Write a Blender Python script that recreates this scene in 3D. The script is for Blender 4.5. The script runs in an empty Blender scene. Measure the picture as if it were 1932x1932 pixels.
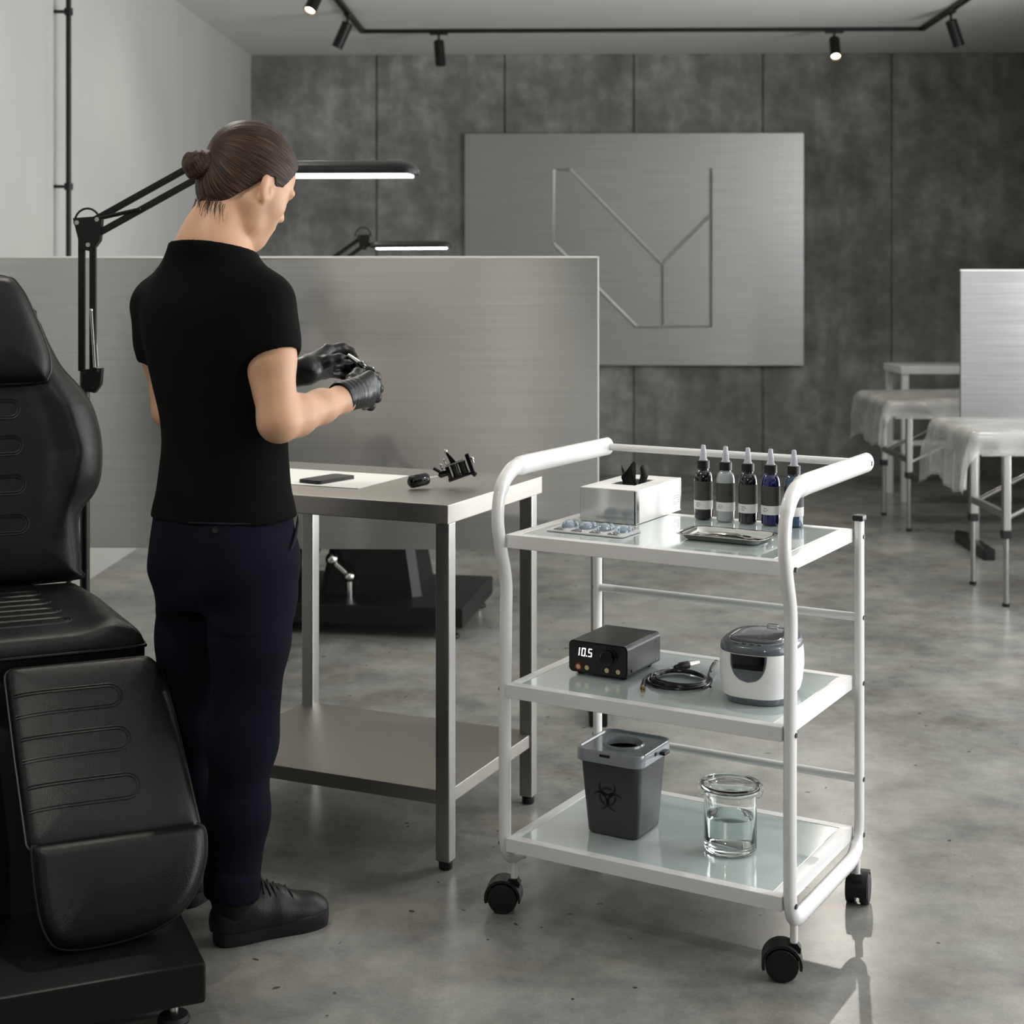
import bpy, bmesh, math, random
import numpy as np
from mathutils import Vector, Matrix
random.seed(7)
scn = bpy.context.scene
COL = scn.collection
PI = math.pi
R_ = math.radians
# ------------------------------------------------------------------ camera frame
F = 2877.0; HZ = 520.0; CH = 1.36; YAW = R_(1.6)
cY, sY = math.cos(YAW), math.sin(YAW)
def cw(X, D, z=0.0):                    # metres right / ahead of the camera -> room coordinates
    return Vector((X*cY - D*sY, X*sY + D*cY, z))
def cam_pt(px, py, D):                  # X, D, z of a picture point at distance D
    return ((px-966)/F*D, D, CH-(py-HZ)/F*D)
def at(px, py, D):
    X, D, z = cam_pt(px, py, D); return cw(X, D, z)
def on_wall(px, py, y):                 # point on the plane y = const of the room
    dx, dz = (px-966)/F, -(py-HZ)/F
    v = cw(dx, 1.0); s = y/v.y
    return Vector((v.x*s, y, CH+dz*s))
def on_ceiling(px, py, z):
    D = (z-CH)*F/(HZ-py); return at(px, py, D)

cam = bpy.data.cameras.new('camera'); camo = bpy.data.objects.new('camera', cam); COL.objects.link(camo)
camo.location = (0, 0, CH); camo.rotation_euler = (PI/2, 0, YAW)
cam.sensor_width = 36; cam.sensor_fit = 'HORIZONTAL'; cam.lens = F/1932*36
cam.shift_y = -(966-HZ)/1932
cam.clip_start = 0.05; cam.clip_end = 60
cam.dof.use_dof = True; cam.dof.focus_distance = 3.2; cam.dof.aperture_fstop = 5.6
scn.camera = camo
vs = scn.view_settings
vs.view_transform = 'Standard'; vs.look = 'None'; vs.gamma = 1; vs.use_curve_mapping = False; vs.exposure = -0.2

# ------------------------------------------------------------------ materials
def lin(c):
    if isinstance(c, (int, float)): c = (c, c, c)
    return tuple(((v/255.0)/12.92 if v/255.0 <= .04045 else ((v/255.0+.055)/1.055)**2.4) for v in c) + (1.0,)
class NT:
    def __init__(s, m): s.t = m.node_tree; s.N = s.t.nodes; s.L = s.t.links
    def add(s, typ, **kw):
        n = s.N.new(typ)
        for k, v in kw.items(): setattr(n, k, v)
        return n
    def link(s, a, b): s.L.new(a, b)
def newmat(name):
    m = bpy.data.materials.new(name); m.use_nodes = True
    nt = NT(m); b = nt.N['Principled BSDF']
    return m, nt, b
def mat(name, col, rough=.5, metal=0.0, bump=0.0, bscale=200.0, var=0.0, vscale=6.0, coat=0.0, emit=None, est=0.0,
        trans=0.0, ior=1.45, spec=None, sss=0.0, rvar=0.0, stretch=(1, 1, 1), alpha=1.0, sheen=0.0):
    m, nt, b = newmat(name)
    c = lin(col)
    b.inputs['Base Color'].default_value = c
    b.inputs['Roughness'].default_value = rough
    b.inputs['Metallic'].default_value = metal
    b.inputs['IOR'].default_value = ior
    b.inputs['Transmission Weight'].default_value = trans
    b.inputs['Coat Weight'].default_value = coat
    b.inputs['Coat Roughness'].default_value = .05
    b.inputs['Alpha'].default_value = alpha
    if sheen: b.inputs['Sheen Weight'].default_value = sheen
    if spec is not None: b.inputs['Specular IOR Level'].default_value = spec
    if sss:
        b.inputs['Subsurface Weight'].default_value = sss
        b.inputs['Subsurface Radius'].default_value = (.012, .005, .003)
        b.inputs['Subsurface Scale'].default_value = 1.0
    if emit is not None:
        b.inputs['Emission Color'].default_value = lin(emit); b.inputs['Emission Strength'].default_value = est
    tc = nt.add('ShaderNodeTexCoord'); mp = nt.add('ShaderNodeMapping'); mp.inputs['Scale'].default_value = stretch
    nt.link(tc.outputs['Object'], mp.inputs['Vector'])
    if var or rvar:
        n = nt.add('ShaderNodeTexNoise'); n.inputs['Scale'].default_value = vscale; n.inputs['Detail'].default_value = 5
        nt.link(mp.outputs[0], n.inputs['Vector'])
        if var:
            r = nt.add('ShaderNodeValToRGB')
            r.color_ramp.elements[0].position = .3; r.color_ramp.elements[1].position = .7
            r.color_ramp.elements[0].color = tuple(v*(1-var) for v in c[:3])+(1,)
            r.color_ramp.elements[1].color = tuple(min(1, v*(1+var)) for v in c[:3])+(1,)
            nt.link(n.outputs['Fac'], r.inputs['Fac']); nt.link(r.outputs[0], b.inputs['Base Color'])
        if rvar:
            mr = nt.add('ShaderNodeMapRange'); mr.inputs['From Min'].default_value = .3; mr.inputs['From Max'].default_value = .7
            mr.inputs['To Min'].default_value = max(.02, rough-rvar); mr.inputs['To Max'].default_value = rough+rvar
            nt.link(n.outputs['Fac'], mr.inputs['Value']); nt.link(mr.outputs[0], b.inputs['Roughness'])
    if bump:
        n2 = nt.add('ShaderNodeTexNoise'); n2.inputs['Scale'].default_value = bscale; n2.inputs['Detail'].default_value = 3
        nt.link(mp.outputs[0], n2.inputs['Vector'])
        bp = nt.add('ShaderNodeBump'); bp.inputs['Strength'].default_value = bump; bp.inputs['Distance'].default_value = .002
        nt.link(n2.outputs['Fac'], bp.inputs['Height']); nt.link(bp.outputs[0], b.inputs['Normal'])
    return m
def brushed(name, col, rough=.3, aniso=.75, stretch=(1.2, 1.2, 160), var=.1, bump=0):
    m = mat(name, col, rough, 1.0, bump=bump, bscale=2.3, rvar=0, var=var, vscale=2.0, stretch=stretch)
    nt = NT(m); b = nt.N['Principled BSDF']
    b.inputs['Anisotropic'].default_value = aniso
    t = nt.add('ShaderNodeTangent', direction_type='UV_MAP', uv_map='brush')
    nt.link(t.outputs[0], b.inputs['Tangent'])
    return m

M = {}
M['wall_white'] = mat('white_plaster', (196, 196, 192), .85, bump=.15, bscale=60, var=.03, vscale=2)
M['ceil'] = mat('ceiling_plaster', (226, 226, 222), .9, bump=.1, bscale=80, var=.03, vscale=1.5)
def concrete_wall():
    m, nt, b = newmat('concrete_panels')
    tc = nt.add('ShaderNodeTexCoord')
    n1 = nt.add('ShaderNodeTexNoise'); n1.inputs['Scale'].default_value = 1.6; n1.inputs['Detail'].default_value = 8; n1.inputs['Roughness'].default_value = .62
    n2 = nt.add('ShaderNodeTexNoise'); n2.inputs['Scale'].default_value = 8.5; n2.inputs['Detail'].default_value = 7; n2.inputs['Roughness'].default_value = .6
    mp = nt.add('ShaderNodeMapping'); mp.inputs['Scale'].default_value = (3.2, 1, .55)
    n3 = nt.add('ShaderNodeTexNoise'); n3.inputs['Scale'].default_value = 2.0; n3.inputs['Detail'].default_value = 6
    nt.link(tc.outputs['Object'], mp.inputs[0]); nt.link(mp.outputs[0], n3.inputs['Vector'])
    nt.link(tc.outputs['Object'], n1.inputs['Vector']); nt.link(tc.outputs['Object'], n2.inputs['Vector'])
    a = nt.add('ShaderNodeMix', data_type='FLOAT'); a.inputs[0].default_value = .5
    nt.link(n1.outputs['Fac'], a.inputs[2]); nt.link(n2.outputs['Fac'], a.inputs[3])
    a2 = nt.add('ShaderNodeMix', data_type='FLOAT'); a2.inputs[0].default_value = .3
    nt.link(a.outputs[0], a2.inputs[2]); nt.link(n3.outputs['Fac'], a2.inputs[3])
    r = nt.add('ShaderNodeValToRGB'); e = r.color_ramp.elements
    e[0].position = .34; e[0].color = lin((96, 97, 93)); e[1].position = .66; e[1].color = lin((186, 187, 182))
    x = e.new(.5); x.color = lin((136, 137, 132))
    nt.link(a2.outputs[0], r.inputs['Fac']); nt.link(r.outputs[0], b.inputs['Base Color'])
    b.inputs['Roughness'].default_value = .75
    bp = nt.add('ShaderNodeBump'); bp.inputs['Strength'].default_value = .15; bp.inputs['Distance'].default_value = .01
    nt.link(n2.outputs['Fac'], bp.inputs['Height']); nt.link(bp.outputs[0], b.inputs['Normal'])
    return m
M['concrete'] = concrete_wall()
def floor_mat():
    m, nt, b = newmat('polished_concrete')
    tc = nt.add('ShaderNodeTexCoord')
    def noise(sc, det=6, ro=.55, mapping=None):
        n = nt.add('ShaderNodeTexNoise'); n.inputs['Scale'].default_value = sc; n.inputs['Detail'].default_value = det; n.inputs['Roughness'].default_value = ro
        if mapping:
            mp = nt.add('ShaderNodeMapping'); mp.inputs['Scale'].default_value = mapping
            nt.link(tc.outputs['Object'], mp.inputs[0]); nt.link(mp.outputs[0], n.inputs['Vector'])
        else: nt.link(tc.outputs['Object'], n.inputs['Vector'])
        return n
    n1 = noise(1.3, 5, .5); n2 = noise(6.5, 9, .68); n3 = noise(150, 3, .5); n4 = noise(2.3, 3, .5, (1, 1.8, 1))
    a = nt.add('ShaderNodeMix', data_type='FLOAT'); a.inputs[0].default_value = .5
    nt.link(n1.outputs['Fac'], a.inputs[2]); nt.link(n2.outputs['Fac'], a.inputs[3])
    r = nt.add('ShaderNodeValToRGB'); e = r.color_ramp.elements
    e[0].position = .34; e[0].color = lin((86, 86, 83)); e[1].position = .66; e[1].color = lin((156, 156, 151))
    nt.link(a.outputs[0], r.inputs['Fac'])
    warm = nt.add('ShaderNodeMix', data_type='RGBA', blend_type='MULTIPLY'); warm.inputs[7].default_value = (1.0, .955, .91, 1)
    wr = nt.add('ShaderNodeMapRange'); wr.inputs['From Min'].default_value = .48; wr.inputs['From Max'].default_value = .68
    nt.link(n4.outputs['Fac'], wr.inputs['Value']); nt.link(wr.outputs[0], warm.inputs[0]); nt.link(r.outputs[0], warm.inputs[6])
    fine = nt.add('ShaderNodeMix', data_type='RGBA', blend_type='OVERLAY'); fine.inputs[0].default_value = .18
    nt.link(warm.outputs[2], fine.inputs[6]); nt.link(n3.outputs['Fac'], fine.inputs[7])
    # small pits
    v = nt.add('ShaderNodeTexVoronoi'); v.inputs['Scale'].default_value = 18; v.inputs['Randomness'].default_value = 1
    nz = noise(30, 2, .5)
    dm = nt.add('ShaderNodeMix', data_type='RGBA'); dm.inputs[0].default_value = .03
    nt.link(tc.outputs['Object'], dm.inputs[6]); nt.link(nz.outputs['Color'], dm.inputs[7]); nt.link(dm.outputs[2], v.inputs['Vector'])
    sep = nt.add('ShaderNodeSeparateColor'); nt.link(v.outputs['Color'], sep.inputs[0])
    rad = nt.add('ShaderNodeMapRange'); rad.inputs['From Min'].default_value = .5; rad.inputs['From Max'].default_value = 1; rad.inputs['To Min'].default_value = 0; rad.inputs['To Max'].default_value = .13
    nt.link(sep.outputs[0], rad.inputs['Value'])
    lt = nt.add('ShaderNodeMath', operation='LESS_THAN'); nt.link(v.outputs['Distance'], lt.inputs[0]); nt.link(rad.outputs[0], lt.inputs[1])
    pm = nt.add('ShaderNodeMix', data_type='RGBA'); pm.inputs[7].default_value = lin((52, 50, 47))
    pf = nt.add('ShaderNodeMath', operation='MULTIPLY'); pf.inputs[1].default_value = .9; nt.link(lt.outputs[0], pf.inputs[0])
    nt.link(pf.outputs[0], pm.inputs[0]); nt.link(fine.outputs[2], pm.inputs[6]); nt.link(pm.outputs[2], b.inputs['Base Color'])
    b.inputs['Roughness'].default_value = .26
    bp = nt.add('ShaderNodeBump'); bp.inputs['Strength'].default_value = .06; bp.inputs['Distance'].default_value = .003
    nt.link(n3.outputs['Fac'], bp.inputs['Height']); nt.link(bp.outputs[0], b.inputs['Normal'])
    return m
M['floor'] = floor_mat()
M['steel_panel'] = brushed('brushed_steel_panel', (202, 203, 201), .31, .8, (.9, 1.0, 80), .06, .012)
M['steel_wall'] = brushed('brushed_wall_panel', (204, 205, 203), .34, .7, (1.2, 1.2, 60), .08, .012)
M['steel_top'] = mat('brushed_steel', (172, 168, 162), .42, 1.0, var=.015, rvar=.015, vscale=3, stretch=(3, 90, 3))
M['steel'] = mat('satin_steel', (172, 171, 168), .34, 1.0, rvar=.04, vscale=8, stretch=(30, 30, 1))
M['chrome'] = mat('chrome', (215, 214, 210), .09, 1.0, rvar=.03, vscale=20)
M['black_metal'] = mat('black_powder_coat', (13, 13, 13), .42, .0, bump=.1, bscale=500)
M['black_plastic'] = mat('black_plastic', (15, 15, 16), .42, bump=.08, bscale=600)
M['black_gloss'] = mat('gloss_black', (9, 9, 10), .12, rvar=.03, vscale=30)
M['white_paint'] = mat('white_enamel', (230, 230, 229), .3, coat=.3)
M['white_plastic'] = mat('white_plastic', (236, 236, 236), .3, rvar=.05, vscale=25)
M['leather'] = mat('black_leatherette', (17, 17, 16), .36, bump=.3, bscale=420, rvar=.05, vscale=9, spec=.42)
M['piping'] = mat('black_piping', (12, 12, 12), .4, bump=.1)
M['frost'] = mat('frosted_glass', (196, 208, 206), .12, coat=1.0, var=.02, vscale=2, trans=.06)
M['glass'] = mat('clear_glass', (250, 252, 251), .0, trans=1.0, ior=1.45, rvar=.0)
M['water'] = mat('water', (246, 251, 250), .0, trans=1.0, ior=1.33)
M['rubber'] = mat('black_rubber', (18, 18, 18), .6, bump=.1)
M['edge'] = mat('painted_lit_edge', (232, 231, 226), .4, rvar=.05)  # pale non-metal colour paints in the lamp-lit bright line along the screen edges
M['lit'] = mat('lit_diffuser', (255, 255, 255), .4, emit=(255, 252, 246), est=7.0)
M['lens_on'] = mat('lit_lens', (255, 250, 240), .3, emit=(255, 226, 180), est=14.0)
M['digit'] = mat('lit_digit', (255, 255, 255), .4, emit=(255, 255, 255), est=2.5)

# ------------------------------------------------------------------ mesh builder
class MB:
    def __init__(s): s.v = []; s.f = []; s.wn = False
    def add(s, vs, fs):
        o = len(s.v); s.v += [tuple(p) for p in vs]; s.f += [tuple(i+o for i in f) for f in fs]; return s
    def box(s, x0, x1, y0, y1, z0, z1, mtx=None):
        vs = [Vector((x, y, z)) for z in (z0, z1) for y in (y0, y1) for x in (x0, x1)]
        if mtx is not None: vs = [mtx @ p for p in vs]
        return s.add(vs, [(0, 2, 3, 1), (4, 5, 7, 6), (0, 1, 5, 4), (2, 6, 7, 3), (0, 4, 6, 2), (1, 3, 7, 5)])
    def rbox(s, x0, x1, y0, y1, z0, z1, r=.004, seg=3, mtx=None):
        bm = bmesh.new(); s.wn = True
        vs = [bm.verts.new((x, y, z)) for z in (z0, z1) for y in (y0, y1) for x in (x0, x1)]
        for f in [(0, 2, 3, 1), (4, 5, 7, 6), (0, 1, 5, 4), (2, 6, 7, 3), (0, 4, 6, 2), (1, 3, 7, 5)]: bm.faces.new([vs[i] for i in f])
        bmesh.ops.bevel(bm, geom=list(bm.edges), offset=r, segments=seg, profile=.5, affect='EDGES')
        bm.verts.index_update()
        P = [(mtx @ v.co if mtx is not None else v.co.copy()) for v in bm.verts]
        s.add(P, [[v.index for v in f.verts] for f in bm.faces]); bm.free(); return s
    def prism(s, poly, a, b, axis='z', mtx=None):     # poly in the plane normal to axis
        n = len(poly)
        def mk(p, t):
            q = {'z': (p[0], p[1], t), 'y': (p[0], t, p[1]), 'x': (t, p[0], p[1])}[axis]
            q = Vector(q); return mtx @ q if mtx is not None else q
        vs = [mk(p, a) for p in poly]+[mk(p, b) for p in poly]
        fs = [tuple(range(n))[::-1], tuple(range(n, 2*n))]+[(i, (i+1) % n, n+(i+1) % n, n+i) for i in range(n)]
        return s.add(vs, fs)
    def tube(s, pts, r, n=12, ref=None, ratio=1.0, cap=True, closed=False):
        P = [Vector(p) for p in pts]; m = len(P)
        rr = r if isinstance(r, (list, tuple)) else [r]*m
        rings = []; prevN = None
        for i in range(m):
            if closed: T = (P[(i+1) % m]-P[i-1])
            else: T = (P[min(i+1, m-1)]-P[max(i-1, 0)])
            T.normalize()
            if ref is not None:
                Nn = Vector(ref); Nn = (Nn-T*Nn.dot(T)).normalized()
            else:
                if prevN is None:
                    a = Vector((0, 0, 1)) if abs(T.z) < .9 else Vector((1, 0, 0)); Nn = (a-T*a.dot(T)).normalized()
                else: Nn = (prevN-T*prevN.dot(T)).normalized()
            prevN = Nn; B = T.cross(Nn)
            rings.append([P[i]+Nn*(rr[i]*ratio*math.cos(2*PI*k/n))+B*(rr[i]*math.sin(2*PI*k/n)) for k in range(n)])
        vs = [p for q in rings for p in q]; fs = []
        for i in range(m if closed else m-1):
            j = (i+1) % m
            for k in range(n): fs.append((i*n+k, i*n+(k+1) % n, j*n+(k+1) % n, j*n+k))
        if cap and not closed: fs += [tuple(range(n))[::-1], tuple(range((m-1)*n, m*n))]
        return s.add(vs, fs)
    def lathe(s, prof, n=32, mtx=None, c=(0, 0, 0)):
        vs = []; fs = []; m = len(prof)
        for (r, z) in prof:
            for k in range(n):
                p = Vector((c[0]+r*math.cos(2*PI*k/n), c[1]+r*math.sin(2*PI*k/n), c[2]+z)); vs.append(mtx @ p if mtx is not None else p)
        for i in range(m-1):
            for k in range(n): fs.append((i*n+k, i*n+(k+1) % n, (i+1)*n+(k+1) % n, (i+1)*n+k))
        if prof[0][0] > 1e-6: fs.append(tuple(range(n))[::-1])
        if prof[-1][0] > 1e-6: fs.append(tuple(range((m-1)*n, m*n)))
        return s.add(vs, fs)
    def cyl(s, a, b, r, n=20, r2=None):
        return s.tube([a, b], [r, r if r2 is None else r2], n)
    def sphere(s, c, r, n=16, m=10):
        rx = r if isinstance(r, (list, tuple)) else (r, r, r)
        vs = [(c[0]+rx[0]*math.sin(PI*i/m)*math.cos(2*PI*k/n), c[1]+rx[1]*math.sin(PI*i/m)*math.sin(2*PI*k/n), c[2]-rx[2]*math.cos(PI*i/m)) for i in range(m+1) for k in range(n)]
        fs = [(i*n+k, i*n+(k+1) % n, (i+1)*n+(k+1) % n, (i+1)*n+k) for i in range(m) for k in range(n)]
        return s.add(vs, fs)
    def loft(s, rings, cap=True):
        n = len(rings[0]); vs = [p for q in rings for p in q]
        fs = [(i*n+k, i*n+(k+1) % n, (i+1)*n+(k+1) % n, (i+1)*n+k) for i in range(len(rings)-1) for k in range(n)]
        if cap: fs += [tuple(range(n))[::-1], tuple(range((len(rings)-1)*n, len(rings)*n))]
        return s.add(vs, fs)
    def build(s, name, m, parent=None, sharp=35, uv=None):
        me = bpy.data.meshes.new(name)
        bm = bmesh.new()
        vs = [bm.verts.new(p) for p in s.v]
        for f in s.f:
            try: bm.faces.new([vs[i] for i in f])
            except ValueError: pass
        bmesh.ops.remove_doubles(bm, verts=list(bm.verts), dist=1e-6)
        bmesh.ops.recalc_face_normals(bm, faces=list(bm.faces))
        th = R_(sharp)
        for e in bm.edges:
            e.smooth = not (len(e.link_faces) != 2 or e.calc_face_angle(0) > th)
        for f in bm.faces: f.smooth = True
        if uv:
            ul = bm.loops.layers.uv.new('brush')
            for f in bm.faces:
                for l in f.loops: l[ul].uv = uv(l.vert.co)
        bm.to_mesh(me); bm.free()
        me.materials.append(m)
        o = bpy.data.objects.new(name, me); COL.objects.link(o)
        if s.wn:
            w = o.modifiers.new('flat', 'WEIGHTED_NORMAL'); w.keep_sharp = True; w.weight = 80
        if parent is not None: o.parent = parent
        return o
def rawmesh(name, V, Fq, m, parent=None, smooth=True):
    me = bpy.data.meshes.new(name)
    me.from_pydata([tuple(map(float, p)) for p in V], [], [tuple(map(int, f)) for f in Fq]); me.update()
    me.polygons.foreach_set('use_smooth', [smooth]*len(me.polygons))
    me.materials.append(m)
    o = bpy.data.objects.new(name, me); COL.objects.link(o)
    if parent is not None: o.parent = parent
    return o
def tag(o, label, cat, group=None, kind=None):
    if label: o['label'] = label
    if cat: o['category'] = cat
    if group: o['group'] = group
    if kind: o['kind'] = kind
    return o
def thing(name, label, cat, loc=(0, 0, 0), rz=0.0, group=None):
    o = bpy.data.objects.new(name, None); COL.objects.link(o); o.empty_display_size = .1
    o.location = loc; o.rotation_euler = (0, 0, rz)
    return tag(o, label, cat, group)
def struct(o): o['kind'] = 'structure'; return o
def copy_tree(o, parent=None):
    c = o.copy(); COL.objects.link(c)
    if parent is not None: c.parent = parent
    for ch in list(o.children): copy_tree(ch, c)
    return c
def fillet(pts, r, seg=8):
    P = [Vector(p) for p in pts]; out = [P[0]]
    rr = r if isinstance(r, (list, tuple)) else [r]*(len(P)-2)
    for i in range(1, len(P)-1):
        a = (P[i-1]-P[i]); b = (P[i+1]-P[i]); la, lb = a.length, b.length; a.normalize(); b.normalize()
        ang = a.angle(b); t = min(rr[i-1]/math.tan(ang/2), la*.49, lb*.49)
        s, e = P[i]+a*t, P[i]+b*t
        for k in range(seg+1):
            u = k/seg; out.append(s*(1-u)**2+P[i]*2*u*(1-u)+e*u*u)
    out.append(P[-1]); return out
def rrect(x0, x1, y0, y1, r, seg=6):
    out = []
    for (cx, cy, a0) in ((x1-r, y1-r, 0), (x0+r, y1-r, 90), (x0+r, y0+r, 180), (x1-r, y0+r, 270)):
        for k in range(seg+1):
            a = R_(a0+90*k/seg); out.append((cx+r*math.cos(a), cy+r*math.sin(a)))
    return out
def smooth_closed(pts, n=8):              # Catmull-Rom through a closed outline
    out = []; m = len(pts)
    for i in range(m):
        p0, p1, p2, p3 = [Vector(pts[(i+k-1) % m]) for k in range(4)]
        for j in range(n):
            t = j/n
            out.append(.5*((2*p1)+(p2-p0)*t+(2*p0-5*p1+4*p2-p3)*t*t+(3*p1-p0-3*p2+p3)*t**3))
    return out
def smooth_open(pts, n=8):
    P = [Vector(p) for p in pts]; P = [P[0]*2-P[1]]+P+[P[-1]*2-P[-2]]; out = []
    for i in range(1, len(P)-2):
        p0, p1, p2, p3 = P[i-1:i+3]
        for j in range(n):
            t = j/n
            out.append(.5*((2*p1)+(p2-p0)*t+(2*p0-5*p1+4*p2-p3)*t*t+(3*p1-p0-3*p2+p3)*t**3))
    out.append(P[-2]); return out

# ------------------------------------------------------------------ implicit shapes (for bodies and cloth)
class Imp:
    def __init__(s, lo, hi, h):
        s.lo = np.array(lo, float); s.h = h
        s.n = np.ceil((np.array(hi)-s.lo)/h).astype(int)+1
        s.d = np.full(s.n, 1.0, np.float32)
    def sub(s, lo, hi, pad):
        a = np.clip(np.floor((np.array(lo)-pad-s.lo)/s.h).astype(int), 0, s.n); b = np.clip(np.ceil((np.array(hi)+pad-s.lo)/s.h).astype(int)+1, 0, s.n)
        if np.any(b <= a): return None
        ax = [(s.lo[i]+s.h*np.arange(a[i], b[i])).astype(np.float32) for i in range(3)]
        return tuple(slice(a[i], b[i]) for i in range(3)), ax[0][:, None, None], ax[1][None, :, None], ax[2][None, None, :]
    def comb(s, sl, b, k, op):
        a = s.d[sl]
        if op == 'u':
            if k > 0: hh = np.maximum(k-np.abs(a-b), 0)/k; r = np.minimum(a, b)-hh*hh*k*.25
            else: r = np.minimum(a, b)
        elif op == 's':
            b = -b
            if k > 0: hh = np.maximum(k-np.abs(a-b), 0)/k; r = np.maximum(a, b)+hh*hh*k*.25
            else: r = np.maximum(a, b)
        s.d[sl] = r
    def cone(s, a, b, ra, rb, k=.01, op='u'):
        a = np.array(a, float); b = np.array(b, float); m = max(ra, rb)
        q = s.sub(np.minimum(a, b)-m, np.maximum(a, b)+m, .03+k)
        if q is None: return s
        sl, x, y, z = q; ab = b-a; L = float(ab@ab)+1e-12
        t = np.clip(((x-a[0])*ab[0]+(y-a[1])*ab[1]+(z-a[2])*ab[2])/L, 0, 1)
        dx = x-(a[0]+t*ab[0]); dy = y-(a[1]+t*ab[1]); dz = z-(a[2]+t*ab[2])
        s.comb(sl, np.sqrt(dx*dx+dy*dy+dz*dz)-(ra+(rb-ra)*t), k, op); return s
    def chain(s, pts, rad, k=.01, op='u'):
        for i in range(len(pts)-1): s.cone(pts[i], pts[i+1], rad[i], rad[i+1], k, op)
        return s
    def ell(s, c, r, k=.01, Rm=None, op='u'):
        c = np.array(c, float); m = max(r)
        q = s.sub(c-m, c+m, .03+k)
        if q is None: return s
        sl, x, y, z = q; x = x-c[0]; y = y-c[1]; z = z-c[2]
        if Rm is not None:
            Rm = np.array(Rm)
            x, y, z = [Rm[0, i]*x+Rm[1, i]*y+Rm[2, i]*z for i in range(3)]
        k0 = np.sqrt((x/r[0])**2+(y/r[1])**2+(z/r[2])**2); k1 = np.sqrt((x/r[0]**2)**2+(y/r[1]**2)**2+(z/r[2]**2)**2)+1e-9
        s.comb(sl, k0*(k0-1)/k1, k, op); return s
    def stack(s, lv, yaw, k=.01, ex=2.2, op='u'):     # (z, cx, cy, half width, half depth) levels
        lv = sorted(lv); Z = np.array([l[0] for l in lv]); A = np.array([l[1:] for l in lv])
        m = A[:, 2:].max()
        lo = (A[:, 0].min()-m, A[:, 1].min()-m, Z[0]); hi = (A[:, 0].max()+m, A[:, 1].max()+m, Z[-1])
        q = s.sub(lo, hi, .03+k)
        if q is None: return s
        sl, x, y, z = q; zz = z.ravel()
        # smooth interpolation of the levels
        pr = []
        zi = np.clip(zz, Z[0], Z[-1]); idx = np.clip(np.searchsorted(Z, zi)-1, 0, len(Z)-2)
        t = (zi-Z[idx])/(Z[idx+1]-Z[idx])
        for j in range(4):
            v = A[:, j]; g = np.gradient(v, Z)
            dz = Z[idx+1]-Z[idx]; t2 = t*t; t3 = t2*t
            pr.append(((2*t3-3*t2+1)*v[idx]+(t3-2*t2+t)*dz*g[idx]+(-2*t3+3*t2)*v[idx+1]+(t3-t2)*dz*g[idx+1])[None, None, :].astype(np.float32))
        c, sn = math.cos(yaw), math.sin(yaw)
        dx = x-pr[0]; dy = y-pr[1]
        u = c*dx+sn*dy; w = -sn*dx+c*dy
        rr = (np.abs(u/pr[2])**ex+np.abs(w/pr[3])**ex)**(1/ex)
        d = (rr-1)*np.minimum(pr[2], pr[3])
        d = np.maximum(d, np.maximum(Z[0]-z, z-Z[-1]))
        s.comb(sl, d, k, op); return s
    def plane(s, p, n, lo, hi, k=0.0):     # keep the side n points away from, inside a box
        q = s.sub(lo, hi, 0)
        if q is None: return s
        sl, x, y, z = q; n = np.array(n, float); n /= np.linalg.norm(n)
        b = (x-p[0])*n[0]+(y-p[1])*n[1]+(z-p[2])*n[2]
        s.d[sl] = np.maximum(s.d[sl], b); return s
    def warp(s, fn, lo, hi):
        sl, x, y, z = s.sub(lo, hi, 0); s.d[sl] += fn(x, y, z); return s
    def mesh(s):
        d = s.d; d[0] = d[-1] = 1; d[:, 0] = d[:, -1] = 1; d[:, :, 0] = d[:, :, -1] = 1
        ins = d < 0; n = np.array(d.shape)-1
        cnt = np.zeros(n, np.int8)
        for i in (0, 1):
            for j in (0, 1):
                for k in (0, 1): cnt += ins[i:i+n[0], j:j+n[1], k:k+n[2]]
        act = np.argwhere((cnt > 0) & (cnt < 8)); del cnt
        idx = np.full(n, -1, np.int64); idx[tuple(act.T)] = np.arange(len(act))
        acc = np.zeros((len(act), 3)); w = np.zeros(len(act))
        for ax in range(3):
            o1, o2 = [q for q in range(3) if q != ax]
            for p in (0, 1):
                for q in (0, 1):
                    c0 = act.copy(); c0[:, o1] += p; c0[:, o2] += q; c1 = c0.copy(); c1[:, ax] += 1
                    a = d[tuple(c0.T)].astype(float); b = d[tuple(c1.T)].astype(float); cr = (a < 0) != (b < 0)
                    t = np.where(cr, a/np.where(cr, a-b, 1), 0)
                    pos = c0.astype(float); pos[:, ax] += t
                    acc[cr] += pos[cr]; w[cr] += 1
        V = s.lo+s.h*acc/w[:, None]
        Q = []
        for ax in range(3):
            o1, o2 = (ax+1) % 3, (ax+2) % 3
            a = ins.swapaxes(0, ax)
            sa = [slice(0, None)]*3; sb = [slice(0, None)]*3; sa[ax] = slice(0, -1); sb[ax] = slice(1, None)
            A_ = ins[tuple(sa)]; B_ = ins[tuple(sb)]
            e = np.argwhere(A_ != B_)
            e = e[(e[:, o1] > 0) & (e[:, o2] > 0) & (e[:, o1] < n[o1]) & (e[:, o2] < n[o2])]
            qd = []
            for (p, q) in ((-1, -1), (0, -1), (0, 0), (-1, 0)):
                c = e.copy(); c[:, o1] += p; c[:, o2] += q; qd.append(idx[tuple(c.T)])
            qd = np.stack(qd, 1); fl = ~A_[tuple(e.T)]
            qd[fl] = qd[fl][:, ::-1]; Q.append(qd)
        return V, np.concatenate(Q)
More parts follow.
